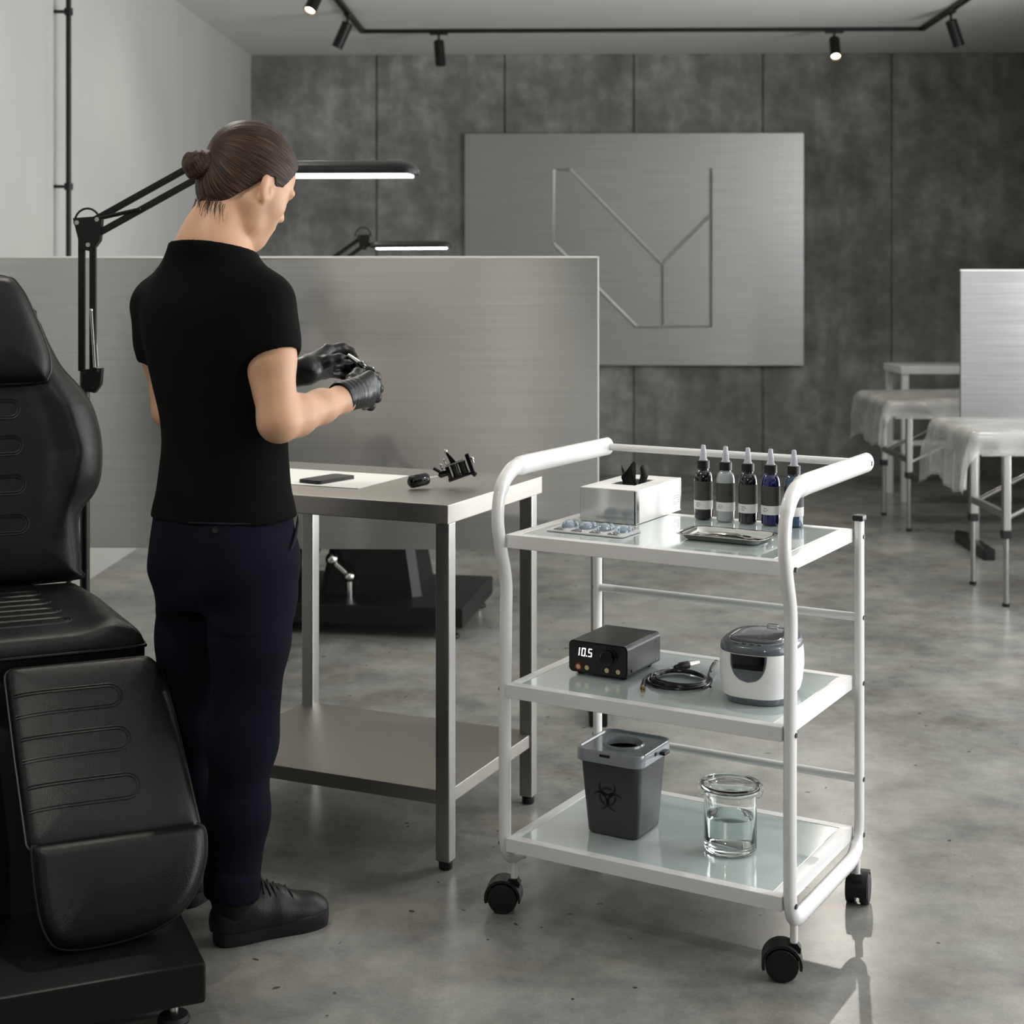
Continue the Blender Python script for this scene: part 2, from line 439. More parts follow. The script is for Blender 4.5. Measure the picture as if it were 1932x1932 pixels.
# ================================================================== the room
XL, XR, YB, YF, ZC = -2.08, 3.2, 10.4, -3.0, 2.87
struct(MB().box(XL-.2, XR+.2, YF-.2, YB+.3, -.1, 0).build('floor', M['floor']))
struct(MB().box(XL-.2, XR+.2, YF-.2, YB+.3, ZC, ZC+.12).build('ceiling', M['ceil']))
struct(MB().box(XL-.2, XL, YF-.2, YB+.3, 0, ZC).build('wall_left', M['wall_white']))
# back wall: tall concrete panels with open joints over a dark backing
mb = MB().box(XL, XR, YB+.02, YB+.2, 0, ZC)
joints = [XL]+[on_wall(px, 300, YB).x for px in (710.5, 952, 1195.5, 1439, 1682)]+[XR]
for i in range(len(joints)-1):
    g = .0065
    mb.rbox(joints[i]+(g if i else 0), joints[i+1]-(g if i < 5 else 0), YB, YB+.03, 0, ZC, .004, 2)
struct(mb.build('wall_back', M['concrete']))
struct(MB().box(XL, XR, YF-.2, YF, 0, ZC).build('wall_front', mat('front_wall_grey', (92, 92, 90), .85, var=.1)))
# right wall with two window openings
WY = [(1.6, 3.8), (4.6, 7.0)]; WZ = (.25, 2.6)
mb = MB()
mb.box(XR, XR+.2, YF, YB, 0, WZ[0]).box(XR, XR+.2, YF, YB, WZ[1], ZC)
for a, b in ((YF, WY[0][0]), (WY[0][1], WY[1][0]), (WY[1][1], YB)): mb.box(XR, XR+.2, a, b, WZ[0], WZ[1])
struct(mb.build('wall_right', mat('right_wall_grey', (92, 92, 90), .85, var=.08)))
fm = M['black_metal']
for i, (a, b) in enumerate(WY):
    w = MB()
    for q in (a, (a+b)/2-.02, b-.04): w.box(XR+.05, XR+.1, q, q+.04, WZ[0], WZ[1])
    for q in (WZ[0], WZ[1]-.04): w.box(XR+.05, XR+.1, a, b, q, q+.04)
    o = struct(w.build('window_%d' % (i+1), fm))

# ------------------------------------------------------------------ lights of the place
def area(name, loc, rot, sx, sy, power, col=(1, 1, 1)):
    l = bpy.data.lights.new(name, 'AREA'); l.shape = 'RECTANGLE'; l.size = sx; l.size_y = sy; l.energy = power; l.color = col
    o = bpy.data.objects.new(name, l); COL.objects.link(o); o.location = loc; o.rotation_euler = rot; return o
def spot(name, loc, target, power, ang=50, blend=.6, col=(1, .88, .74), rad=.03):
    l = bpy.data.lights.new(name, 'SPOT'); l.energy = power; l.spot_size = R_(ang); l.spot_blend = blend; l.color = col; l.shadow_soft_size = rad
    o = bpy.data.objects.new(name, l); COL.objects.link(o); o.location = loc
    o.rotation_euler = (Vector(target)-Vector(loc)).to_track_quat('-Z', 'Y').to_euler(); return o
for i, (a, b) in enumerate(WY):
    area('daylight_window_%d' % (i+1), (XR+.12, (a+b)/2, (WZ[0]+WZ[1])/2), (0, PI/2, 0), WZ[1]-WZ[0], b-a, (88, 88)[i], (.97, .985, 1.0))
w = bpy.data.worlds.new('daylight'); scn.world = w; w.use_nodes = True
w.node_tree.nodes['Background'].inputs[0].default_value = (.85, .92, 1, 1); w.node_tree.nodes['Background'].inputs[1].default_value = .8

# ------------------------------------------------------------------ ceiling track and its spotlights
YT = on_ceiling(1200, 57, 2.859).y
xl = at(680, 60, on_ceiling(680, 60, 2.845).y).x; xr = at(1735, 53, YT).x
tr = thing('lighting_track', 'long black lighting track running in a rectangle around the ceiling', 'lighting track', (0, 0, ZC))
def seg(a, b, nm):
    m = MB(); d = .016
    m.box(min(a[0], b[0])-d, max(a[0], b[0])+d, min(a[1], b[1])-d, max(a[1], b[1])+d, -.022, 0)
    return m.build(nm, M['black_metal'], tr)
seg((xl, YT), (xr, YT), 'rail'); seg((xl, -2), (xl, YT), 'rail'); seg((xr, -2), (xr, YT), 'rail'); seg((xl, -2), (xr, -2), 'rail')
spot_lens_off = mat('unlit_lens', (40, 40, 40), .2)
def track_spot(x, y, aim, label, lit=False):
    side = abs(y-YT) > .05 and y > -1.9
    t = thing('track_spotlight', label, 'spotlight', (x, y, ZC-.022), 0, 'black cylinder spotlights on the ceiling track')
    (MB().box(-.016, .016, -.055, .055, -.0125, -.0005) if side else MB().box(-.055, .055, -.016, .016, -.012, 0)).build('mount', M['black_metal'], t)
    MB().cyl((0, 0, -.012), (0, 0, -.055), .007).build('stem', M['black_metal'], t)
    a = Vector(aim).normalized(); q = Vector((0, 0, -1)).rotation_difference(a).to_matrix().to_4x4()
    top = Vector((0, 0, -.052)); mm = Matrix.Translation(top) @ q
    L = .15; r = .032
    MB().lathe([(0, .006), (r*.8, .006), (r, 0), (r, -L), (r-.004, -L), (r-.006, -L+.02), (0, -L+.02)], 24, mm).build('lamp_head', M['black_metal'], t)
    MB().lathe([(0, -L+.012), (r-.007, -L+.012), (r-.007, -L+.018), (0, -L+.018)], 24, mm).build('lens', M['lens_on'] if lit else spot_lens_off, t)
    return t, Vector((x, y, ZC-.022))+top+a*(L+.02), a
def on_track(px, py): return on_ceiling(px, py, 2.83)
p = on_track(648, 33)
track_spot(xl, p.y, (-.42, .1, -.9), 'black unlit spotlight tilted left near the left corner of the ceiling track')
p = on_track(828, 68); track_spot(p.x, YT, (.08, -.05, -1), 'black unlit spotlight hanging straight down on the left of the back track')
p = on_track(1572, 66); s4 = track_spot(p.x, YT, (-.05, -.62, -.8), 'black spotlight with a glowing lens facing the room on the back track', True)
p = on_track(1776, 28); track_spot(xr, p.y, (.33, .1, -.93), 'black unlit spotlight tilted right near the right corner of the ceiling track')
s5 = track_spot(xl, 7.62, (-.25, -.5, -.8), 'black spotlight with a glowing lens cut off by the top edge above the person', True)

spot('track_light', s5[1], s5[1]+s5[2]*2, 12, 140, 1, (1, .93, .84), .03)
spot('track_light', s4[1], s4[1]+s4[2]*2, 60, 120, .8, (1, .93, .84), .03)
k_ = 0
for (x, ys, nm) in ((xl, (6.2, 4.2, 2.2), 'left'), (xr, (7.0, 5.0, 3.0), 'right')):  # unseen fill lamps added along the side rails to brighten floor and room
    for i, y in enumerate(ys):
        q = track_spot(x, y, ((.25 if x < 0 else -.25), 0, -1), 'added fill spotlight out of view, %s from the back wall on the %s side rail' % (('nearest', 'second', 'third')[i], nm), True)
        spot('track_light', q[1], q[1]+q[2]*2, (40 if x < 0 else 62), 140, .7, (1, .94, .87), .05)

for i, x in enumerate((-.28,)):
    q = track_spot(x, -2, (-.06 if i == 0 else -.12, .9, -.42), 'glowing black spotlight on the stretch of track behind the viewer', True)
    spot('track_light', q[1], q[1]+q[2]*2, 90, 38, .9, (1, .93, .84), .06)
# uplight added low outside the windows to brighten the ceiling
area('added_ceiling_uplight', (XR+1.5, 4.9, .1), (0, PI/2+R_(50), 0), 2.2, 5.5, 420, (1, .99, .97))

# ------------------------------------------------------------------ conduit on the white wall
cp = at(130, 300, 6.34)
t = thing('wall_conduit', 'thin black conduit pipe running down the white left wall', 'pipe', (XL, cp.y, 0))
MB().cyl((.06, 0, .02), (.06, 0, ZC-.01), .011).build('pipe', M['black_metal'], t)
for pz in (22, 352):
    z = CH+(HZ-pz)/F*6.34
    MB().box(0, .05, -.008, .008, z-.006, z+.006).lathe([(.018, -.014), (.018, .014)], 16, None, (.06, 0, z)).build('clamp', M['black_metal'], t)

# ------------------------------------------------------------------ metal panel on the concrete wall
yp = YB-.05
a = on_wall(877, 252, yp); b = on_wall(1517, 690, yp)
t = thing('wall_panel', 'large brushed metal panel with raised angular line design on the concrete wall', 'wall panel', ((a.x+b.x)/2, yp, b.z))
cx = (a.x+b.x)/2; hw = (b.x-a.x)/2; hh = a.z-b.z
MB().rbox(-hw, hw, 0, .045, 0, hh, .004, 2).build('panel', M['steel_wall'], t, uv=lambda c: (c.z, c.x))
def wp(px, py): q = on_wall(px, py, yp); return (q.x-cx, q.z-b.z)
lines = [[(1075, 320), (1044, 320), (1044, 460), (1200, 616), (1340, 616), (1340, 318)], [(1075, 320), (1248, 497), (1248, 616)], [(1248, 497), (1340, 405)]]
for ln in lines:
    P = [wp(*q) for q in ln]
    m = MB().tube([(x, -.001, z) for x, z in P], .0135, 4, ref=(0, 1, 0), ratio=.42)
    m.build('raised_line', M['steel_wall'], t, 10, uv=lambda c: (c.z, c.x))

# ------------------------------------------------------------------ free-standing metal partitions
M['steel_far'] = brushed('brushed_steel_screen', (150, 151, 150), .4, .8, (1.0, 1.0, 60), .16)
def partition(X0, X1, D, z0, z1, posts, label, foot=.28, pt=None, pm='steel_panel'):
    t = thing('partition_screen', label, 'partition', cw((X0+X1)/2, D), YAW*.0, 'brushed metal partition screens')
    hw = (X1-X0)/2; xc = (X0+X1)/2
    MB().rbox(-hw, hw, -.01, .01, z0, z1, .002, 2).build('panel', M[pm], t, uv=lambda c: (c.z, c.x))
    MB().box(-hw, hw, -.012, .012, z1, z1+.006).box(hw-.001, hw+.004, -.012, .012, z0, z1+.006).build('edge_trim', M['edge'], t)
    for x in posts:
        f = MB().rbox(x-xc-.02, x-xc+.02, .011, .05, .05, pt or z1-.05, .003, 2).build('post', M['steel'], t)
        MB().rbox(x-xc-.028, x-xc+.028, -foot+.04, foot+.02, 0, .055, .006, 2).build('foot', M['black_metal'], t)
    return t
EdgeX = (1127-966)/F*4.7
partition(-1.90, EdgeX, 4.7, CH-(1034-HZ)/F*4.7, CH+(HZ-487)/F*4.7, [-1.75, EdgeX+.0], 'wide brushed metal partition screen standing behind the person and the work table', .12, CH-(1034-HZ)/F*4.7+.04)
partition((1813-966)/F*7.5, 3.3, 7.5, .64, CH+(HZ-511)/F*7.5, [2.285, 3.15], 'bright brushed metal partition screen between the two covered beds', .28, None, 'steel_far')

# ------------------------------------------------------------------ massage beds under clear film, far right
film = mat('clear_film', (232, 232, 230), .32, bump=.1, bscale=12)
def film_mat():
    m, nt, b = newmat('plastic_film')
    b.inputs['Base Color'].default_value = lin((190, 190, 187)); b.inputs['Roughness'].default_value = .25
    tr_ = nt.add('ShaderNodeBsdfTransparent'); mx = nt.add('ShaderNodeMixShader'); out = nt.N['Material Output']
    tc = nt.add('ShaderNodeTexCoord'); n = nt.add('ShaderNodeTexNoise'); n.inputs['Scale'].default_value = 7
    nt.link(tc.outputs['Object'], n.inputs['Vector'])
    r = nt.add('ShaderNodeMapRange'); r.inputs['From Min'].default_value = .3; r.inputs['From Max'].default_value = .7; r.inputs['To Min'].default_value = .2; r.inputs['To Max'].default_value = .68
    nt.link(n.outputs['Fac'], r.inputs['Value']); nt.link(r.outputs[0], mx.inputs[0])
    nt.link(tr_.outputs[0], mx.inputs[1]); nt.link(b.outputs[0], mx.inputs[2]); nt.link(mx.outputs[0], out.inputs[0])
    return m
M['film'] = film_mat()
bed_pad = mat('pale_grey_vinyl', (150, 150, 147), .45, bump=.1)
def bed(X0, D0, L, W, zt, legin, label, lab2, seed):
    t = thing('massage_bed', label, 'bed', cw(X0, D0), YAW, 'narrow beds along the right wall')
    MB().rbox(0, L, -W/2, W/2, zt-.07, zt, .034, 5).build('mattress', bed_pad, t)
    MB().box(.06, L-.06, -W/2+.05, W/2-.05, zt-.1, zt-.071).build('frame', M['steel'], t)
    for x in (legin, L-legin):
        for y in (-W/2+.085, W/2-.085):
            lg = MB().rbox(x-.016, x+.016, y-.016, y+.016, .3, zt-.09, .004, 2).cyl((x, y, .012), (x, y, .32), .011).build('leg', M['steel'], t)
            MB().rbox(x-.02, x+.02, y-.02, y+.02, .28, .315, .004, 2).build('height_clamp', M['black_plastic'], lg)
            MB().lathe([(.015, 0), (.015, .014)], 16, None, (x, y, 0)).build('foot_cap', M['rubber'], lg)
    for x, sx in ((legin, 1), (L-legin, -1)):
        MB().box(x-.01, x+.01, -W/2+.09, W/2-.09, .36, .39).build('cross_rail', M['steel'], t)
        for y in (-W/2+.085, W/2-.085):
            MB().cyl((x, y, .36), (x+sx*.5, y, zt-.1), .009).build('brace', M['steel'], t)
    # the sheet of film
    rnd = random.Random(seed)
    nu, nv = 80, 60; V = []; Fq = []
    oe, os_, r = .25, .085, .05
    ph = [rnd.uniform(0, 6) for _ in range(8)]
    for i in range(nu+1):
        for j in range(nv+1):
            u = -oe+(L+oe+.1)*i/nu; v = -W/2-os_+(W+2*os_)*j/nv
            u += .02*math.sin(13*v+ph[6])*(1-i/nu)
            bx0, bx1, bv = r*.8, L-r*.8, W/2-r*.8
            du = bx0-u if u < bx0 else (u-bx1 if u > bx1 else 0); dv = max(0, abs(v)-bv)
            sx = -1 if u < bx0 else 1; sy = -1 if v < 0 else 1
            cx_, cy_ = min(max(u, bx0), bx1), min(max(v, -bv), bv)
            d = math.hypot(du, dv)
            q = min(d, r*PI/2); out = r*math.sin(q/r); drop = r*(1-math.cos(q/r)); rest = d-q
            fold = .5*math.sin(34*v+ph[0])+.35*math.sin(61*v+ph[1]) if du > dv else .5*math.sin(19*u+9*v+ph[2])+.4*math.sin(43*u+ph[3])
            amt = min(1, d/.16); cor = (du*dv)/(d*d) if d > 1e-6 else 0
            out += .016*amt*fold+.05*rest+.05*cor*amt; drop += rest*(.95-.0*cor)
            x = cx_+sx*out*(du/d if d > 1e-6 else 0); y = cy_+sy*out*(dv/d if d > 1e-6 else 0)
            crease = .005*abs(math.sin(3*u+4*v+ph[5]))**3+.003*abs(math.sin(11*u-7*v+ph[4]))**2
            V.append((x, y, zt+.006-drop+crease*(1 if d < .05 else .3)))
    for i in range(nu):
        for j in range(nv): Fq.append((i*(nv+1)+j, i*(nv+1)+j+1, (i+1)*(nv+1)+j+1, (i+1)*(nv+1)+j))
    o = rawmesh('plastic_sheet', V, Fq, M['film'])
    o.location = cw(X0, D0); o.rotation_euler = (0, 0, YAW)
    sd = o.modifiers.new('s', 'SOLIDIFY'); sd.thickness = .0015; sd.offset = 1
    tag(o, lab2, 'plastic sheet', 'plastic sheets over the beds')
bed(1.86, 6.49, 1.42, .62, .722, .17, 'grey bed on steel legs in front of the bright metal partition', 'crumpled clear plastic sheet draped over the bed nearer the camera', 3)
bed(1.975, 8.40, 1.34, .72, .70, .14, 'grey bed on steel legs behind the bright metal partition', 'crumpled clear plastic sheet draped over the bed by the concrete wall', 8)

# white side table beyond the far bed
t = thing('side_table', 'white side table standing beyond the far bed at the concrete wall', 'table', cw(2.33, 9.35), YAW)
zt = .815
MB().rbox(0, 1.0, -.22, .22, zt-.045, zt, .004, 2).build('tabletop', M['white_paint'], t)
for x in (.03, .97):
    for y in (-.19, .19): MB().rbox(x-.02, x+.02, y-.02, y+.02, 0, zt-.044, .003, 2).build('leg', M['white_paint'], t)
MB().box(.05, .95, .17, .19, .30, .33).build('stretcher', M['white_paint'], t)

# ------------------------------------------------------------------ arm lamps on floor stands
def arm_lamp(label, base, elbow, end, h0, h1, ptop, rs=1.0):
    X0, D0 = base
    t = thing('arm_lamp', label, 'lamp', cw(X0, D0), YAW, 'black articulated arm lamps')
    def L(p): return Vector((p[0]-X0, p[1]-D0, p[2]))
    bm_ = M['black_metal']
    MB().lathe([(0, 0), (.13, 0), (.13, .015), (.12, .022), (.02, .025), (.02, .05), (0, .05)], 40).build('base', bm_, t)
    pt = L(ptop); el = L(elbow); en = L(end)
    MB().cyl((0, 0, .04), (0, 0, pt.z), .0125).build('pole', bm_, t)
    def bracket(c, s, nm):
        o = MB().prism([(-.03*s, .03*s), (.035*s, .035*s), (.03*s, -.02*s), (.012*s, -.045*s), (-.012*s, -.04*s)], -.013, .013, 'y', Matrix.Translation(c)).build(nm, bm_, t)
        for q in ((-.02, .02), (.025, .027), (.005, -.03)):
            MB().cyl(c+Vector((q[0]*s, -.017, q[1]*s)), c+Vector((q[0]*s, .017, q[1]*s)), .005*s).build('bolt', M['chrome'], o)
        return o
    def arms(a, b, off, nm):
        d = (b-a).normalized(); n = Vector((-d.z, 0, d.x)).normalized()*off
        for sgn in (1, -1):
            MB().rbox(-.0085, .0085, -.0065, .0065, 0, (b-a).length, .002, 2, Matrix.Translation(a+n*sgn) @ Vector((0, 0, 1)).rotation_difference(d).to_matrix().to_4x4()).build(nm, bm_, t)
        # slim tension rods beside the arm
        for sy in (-.013, .013):
            p = a+d*.03-n*.2 if nm == 'upper_arm' else a+d*.01+Vector((.022, 0, 0)); q = a+d*((b-a).length*(.36 if nm == 'upper_arm' else .45))-n*.9
            if nm == 'upper_arm': p = a+d*.035+n
            MB().cyl(p+Vector((0, sy, 0)), q+Vector((0, sy, 0)), .004 if nm == 'upper_arm' else .003, 10).sphere(q+Vector((0, sy, 0)), .005, 10, 6).build('tension_rod', bm_ if nm == 'upper_arm' else M['chrome'], t)
    bracket(pt+Vector((.012, 0, -.02)), .8, 'lower_bracket'); bracket(el, 1.15, 'elbow_bracket'); bracket(en, .85, 'head_bracket')
    arms(pt, el-Vector((0, 0, .01)), .0145, 'lower_arm'); arms(el, en, .0175, 'upper_arm')
    for c in (el, en):
        MB().tube([c+Vector((-.034*math.cos(a_)-.0, 0, .02+.04*math.sin(a_))) for a_ in [PI*k/16 for k in range(17)]], .0028, 8).build('cable', M['rubber'], t)
    a, b = L(h0), L(h1); d = (b-a); Ln = d.length; ang = -math.atan2(d.z, math.hypot(d.x, d.y))
    mm = Matrix.Translation(a) @ Matrix.Rotation(math.atan2(d.y, d.x), 4, 'Z') @ Matrix.Rotation(ang, 4, 'Y')
    # shell: half-round section, tapered nose
    rings = []
    for (x, s) in ((0, .75), (.02, .95), (.05, 1), (Ln-.07, 1), (Ln-.03, .93), (Ln-.01, .72), (Ln, .35)):
        sec = [(-.06, 0)]+[(-.06*math.cos(PI*k/12)*1.0, .012+.024*math.sin(PI*k/12)) for k in range(13)]+[(.06, 0)]
        rings.append([mm @ Vector((x, y*s*rs, z*s*rs)) for y, z in sec])
    sh = MB().loft(rings).build('lamp_shade', bm_, t)
    MB().rbox(.025, Ln-.02, -.052*rs, .052*rs, -.007*rs, .001, .003*rs, 3, mm).build('light_diffuser', M['lit'], t)
    MB().cyl(en+Vector((0, 0, -.02)), mm @ Vector((.03, 0, .02)), .008).build('swivel', bm_, t)
    return t
C_ = cam_pt
arm_lamp('black articulated arm lamp glowing beside the person, on a floor stand behind the chair', ((160-966)/F*3.95, 3.95), C_(165, 437, 3.95), C_(428, 291, 3.95), C_(432, 330, 3.95), C_(790, 329, 3.9), C_(165, 700, 3.95))
arm_lamp('smaller looking black arm lamp glowing far behind the metal partition', ((575-966)/F*6.6, 6.6), C_(560, 545, 6.6), C_(685, 455, 6.6), C_(700, 468, 6.6), C_(852, 467, 6.6), C_(575, 680, 6.6), .85)
# ================================================================== treatment chairs
def poly_sd(O, x, y):                     # signed distance to a closed outline, negative inside
    d = np.full(np.broadcast(x, y).shape, 1e9); ins = np.zeros(d.shape, bool); n = len(O)
    for i in range(n):
        ax, ay = O[i]; bx, by = O[(i+1) % n]; ex, ey = bx-ax, by-ay
        t = np.clip(((x-ax)*ex+(y-ay)*ey)/(ex*ex+ey*ey+1e-12), 0, 1)
        d = np.minimum(d, (x-ax-t*ex)**2+(y-ay-t*ey)**2)
        if ay != by: ins ^= ((ay > y) != (by > y)) & (x < (y-ay)/(by-ay)*ex+ax)
    d = np.sqrt(d); return np.where(ins, -d, d)
def cushion(outline, th, bulge, mtx, name, parent, rim=.02, m=None, pipe=True, seams=(), hfun=None, fall=.04):
    O = [(float(p[0]), float(p[1])) for p in outline]; A = np.array(O)
    g = Imp((A[:, 0].min()-.02, A[:, 1].min()-.02, -th-.02), (A[:, 0].max()+.02, A[:, 1].max()+.02, bulge+.06), .0048)
    sl, x, y, z = g.sub(g.lo, g.lo+g.h*(g.n-1), 0)
    def top(px, py):
        d2 = poly_sd(O, px, py); T = bulge*(1-np.exp(np.minimum(d2, 0)/fall))
        if hfun: T = T+hfun(px, py)*(1-np.exp(np.minimum(d2, 0)/.02))
        return d2, T
    d2, T = top(x[:, :, 0], y[:, :, 0]); d2 = d2[:, :, None]; T = T[:, :, None]
    zz = np.abs(z-T*np.clip((z+th)/th, 0, 1.0)+th/2)-th/2+rim; a = d2+rim
    g.d = (np.minimum(np.maximum(a, zz), 0)+np.sqrt(np.maximum(a, 0)**2+np.maximum(zz, 0)**2)-rim).astype(np.float32)
    V, Q = g.mesh(); V = [mtx @ Vector(p) for p in V]
    o = rawmesh(name, V, Q, m or M['leather'], parent)
    if seams:
        mb = MB()
        for s in seams:
            q = []
            for i in range(len(s)-1):
                m_ = max(1, int(math.hypot(s[i+1][0]-s[i][0], s[i+1][1]-s[i][1])/.006))
                q += [(s[i][0]+(s[i+1][0]-s[i][0])*k/m_, s[i][1]+(s[i+1][1]-s[i][1])*k/m_) for k in range(m_)]
            P = np.array(q+[s[-1]], float); Tz = top(P[:, 0], P[:, 1])[1]
            mb.tube([mtx @ Vector((P[i, 0], P[i, 1], Tz[i]-.0004)) for i in range(len(P))], .0021, 6)
        mb.build('stitching', M['piping'], o)
    if pipe:
        MB().tube([mtx @ Vector((p[0], p[1], -rim)) for p in O], .0042, 8, closed=True).build('piping', M['piping'], o)
    return o
def stadium(x0, x1, y, h, off=0.0):
    r = h/2-off; pts = [(x0, y+r)]
    for k in range(13):
        a = PI/2-PI*k/12; pts.append((x1-h/2+r*math.cos(a), y+r*math.sin(a)))
    pts.append((x0, y-r)); return pts
def stadium2(x1, y, h, off=0.0):
    a = stadium(0, x1, y, h, off); b = [(-p[0], p[1]) for p in a[::-1]]; return a+b+[a[0]]
def chaikin(P, k=3):
    P = [Vector(p) for p in P]
    for _ in range(k): P = [q for i in range(len(P)) for q in (P[i].lerp(P[(i+1) % len(P)], .25), P[i].lerp(P[(i+1) % len(P)], .75))]
    return [(p.x, p.y) for p in P]
def mirror(half): return half+[(-p[0], p[1]) for p in half[::-1]]
def frame(o, ux, vx):        # local plane: origin, in-plane axes; w = facing
    ux = Vector(ux).normalized(); vx = Vector(vx); vx = (vx-ux*vx.dot(ux)).normalized(); w = ux.cross(vx)
    return Matrix(((ux.x, vx.x, w.x, o[0]), (ux.y, vx.y, w.y, o[1]), (ux.z, vx.z, w.z, o[2]), (0, 0, 0, 1)))
def treatment_chair(label, X, D, rz):
    t = thing('treatment_chair', label, 'chair', cw(X, D), rz+YAW, 'black reclining treatment chairs')
    lean = R_(11)
    # backrest: half outline (u, height above .63 along the lean)
    half = [(.0, .0), (.2, .005), (.228, .03), (.226, .10), (.226, .145), (.236, .175), (.262, .205), (.280, .245), (.286, .31), (.280, .37), (.262, .43), (.232, .475), (.195, .52), (.165, .58), (.14, .64), (.11, .67), (0, .68)]
    ol = smooth_closed([(x, y) for x, y in mirror(half[1:-1])], 4)
    bf = frame((0, .50, .63), (1, 0, 0), (0, math.sin(lean), math.cos(lean)))
    seams = []
    for k, v in enumerate((.415, .328, .235, .142)):
        for off in (0, .006): seams.append(stadium2(.094-.003*k+.008*k, v, .046, off))
    def wings(x, y):
        xb = np.interp(y, [.0, .12, .2, .31, .42, .5, .68], [.19, .20, .215, .235, .205, .16, .12])
        am = np.interp(y, [.0, .10, .18, .30, .42, .50, .56], [.0, .003, .018, .034, .030, .012, .0])
        return am*np.exp(-((np.abs(x)-xb)/.042)**2)
    cushion(ol, .10, .020, bf, 'backrest', t, .03, seams=seams, hfun=wings)
    hh = smooth_closed(mirror([(.12, .475), (.158, .49), (.163, .53), (.150, .58), (.125, .65), (.098, .705), (.06, .735)]), 6)
    cushion(hh, .055, .02, bf @ Matrix.Translation((0, 0, .062)), 'headrest', t, .025)
    # seat
    so = smooth_closed(mirror([(.20, .52), (.232, .49), (.25, .38), (.275, .2), (.298, .05), (.300, .012), (.285, -.005), (.15, -.012)]), 4)
    sf = frame((0, .03, .60), (1, 0, 0), (0, 1, .03))
    sm = []
    for k, y in enumerate((.10, .19, .28, .37)):
        for off in (0, .007): sm.append(stadium2(.16-.012*k, y, .052, off))
    cushion(so, .095, .018, sf, 'seat', t, .026, seams=sm, hfun=lambda x, y: .016*np.exp(-((np.abs(x)-.235)/.045)**2)*np.clip((.5-y)/.2, 0, 1))
    # divided leg rests and foot pads
    for s in (1, -1):
        dv = (Vector((.035*s, -.30, -.275))); ux = Vector((1, 0, 0))
        ux = Vector((1, 0, 0)); lf = frame((0, -.010, .568), ux, -dv*1.0)
        Ln = dv.length
        o = [(.012*s, .0), (.30*s, .0), (.325*s, -.03), (.336*s, -.15), (.346*s, -.30), (.352*s, -Ln+.012), (.345*s, -Ln), (.045*s, -Ln), (.03*s, -Ln+.02), (.02*s, -.2)]
        def corner(ol, r=.012):
            q = fillet([Vector((a, b, 0)) for a, b in ol+ol[:2]], r, 4); q = q[1:]
            out = []
            for w_ in q:
                if not out or (w_-out[-1]).length > .002: out.append(w_)
            return [(w_.x, w_.y) for w_ in out[:-1]]
        sm = []
        for k, y in enumerate((-.1, -.2, -.305)):
            for off in (0, .006): sm.append([(a*s+(.012*s), b) for a, b in stadium(.014+.006*k, .222+.006*k, y, .055, off)])
        cushion(corner(o, .022), .05, .012, lf, 'leg_rest', t, .018, seams=sm)
        ff = frame((.0, -.318, .307), ux, (0, .08, .175))
        o = [(.036*s, -.004), (.04*s, -.001), (.10*s, -.001), (.30*s, -.001), (.352*s, -.001), (.360*s, -.02), (.356*s, -.07), (.325*s, -.14), (.25*s, -.185), (.08*s, -.195), (.05*s, -.15), (.04*s, -.08)]
        cushion(chaikin(o), .07, .014, ff, 'foot_pad', t, .022)
        MB().rbox(.10*s-.02, .10*s+.02, -.14, .05, .38, .41, .004, 2, None).build('leg_rest_bracket', M['black_metal'], t)
    # pedestal and base
    def frust(x0, x1, y0, y1, z0, X0, X1, Y0, Y1, z1, ch=.03):
        def sec(a, b, c, d, z): return [Vector(q+(z,)) for q in ((a+ch, c), (b-ch, c), (b, c+ch), (b, d-ch), (b-ch, d), (a+ch, d), (a, d-ch), (a, c+ch))]
        return MB().loft([sec(x0, x1, y0, y1, z0), sec(X0, X1, Y0, Y1, z1)])
    frust(-.15, .15, -.16, .25, .115, -.12, .12, -.09, .19, .46).build('pedestal', M['black_metal'], t, 20)
    MB().box(-.2, .2, -.02, .45, .46, .53).build('seat_frame', M['black_metal'], t)
    MB().rbox(-.10, .10, .44, .56, .50, .62, .01, 2).build('back_hinge', M['black_metal'], t)
    b = MB().rbox(-.32, .32, -.51, .45, .045, .12, .008, 2).build('base', M['black_metal'], t)
    for x in (-.27, .27):
        for y in (-.46, .40):
            f = MB().lathe([(.028, 0), (.03, .006), (.026, .014), (.01, .018)], 20, None, (x, y, 0)).build('levelling_foot', M['rubber'], b)
            MB().cyl((x, y, .016), (x, y, .046), .009).build('foot_bolt', M['chrome'], b)
    pl = MB().cyl((.19, -.02, .118), (.19, -.02, .2), .012).sphere((.19, -.02, .20), .022).cyl((.19, -.02, .2), (.19, -.09, .26), .012).sphere((.19, -.09, .265), .026).build('pedal_lever', M['chrome'], t)
    return t
treatment_chair('black padded treatment chair cut off by the left edge beside the person', -1.045, 3.098, R_(23))
treatment_chair('black treatment chair behind the metal partition with only its base showing', -.575, 6.06, R_(-99.5))

# ================================================================== steel work table
tb = thing('work_table', 'stainless steel work table with a lower shelf in front of the person', 'table', cw(-.145, 3.455), R_(-24)+YAW)
ZT = .84; TW, TD = .80, .55
MB().rbox(-TW, 0, 0, TD, ZT-.045, ZT, .003, 2).build('tabletop', M['steel_top'], tb)
for x in (-.042, -TW+.065+.04):
    for y in (.018, TD-.055):
        lg = MB().rbox(x, x+.036, y, y+.036, .02, ZT-.044, .004, 2).build('leg', M['steel'], tb)
        MB().lathe([(.014, 0), (.016, .004), (.016, .016), (.009, .022)], 16, None, (x+.018, y+.018, 0)).build('foot', M['rubber'], lg)
MB().rbox(-TW+.10, -.012, .024, TD-.022, .148, .182, .003, 2).build('lower_shelf', M['steel_top'], tb)

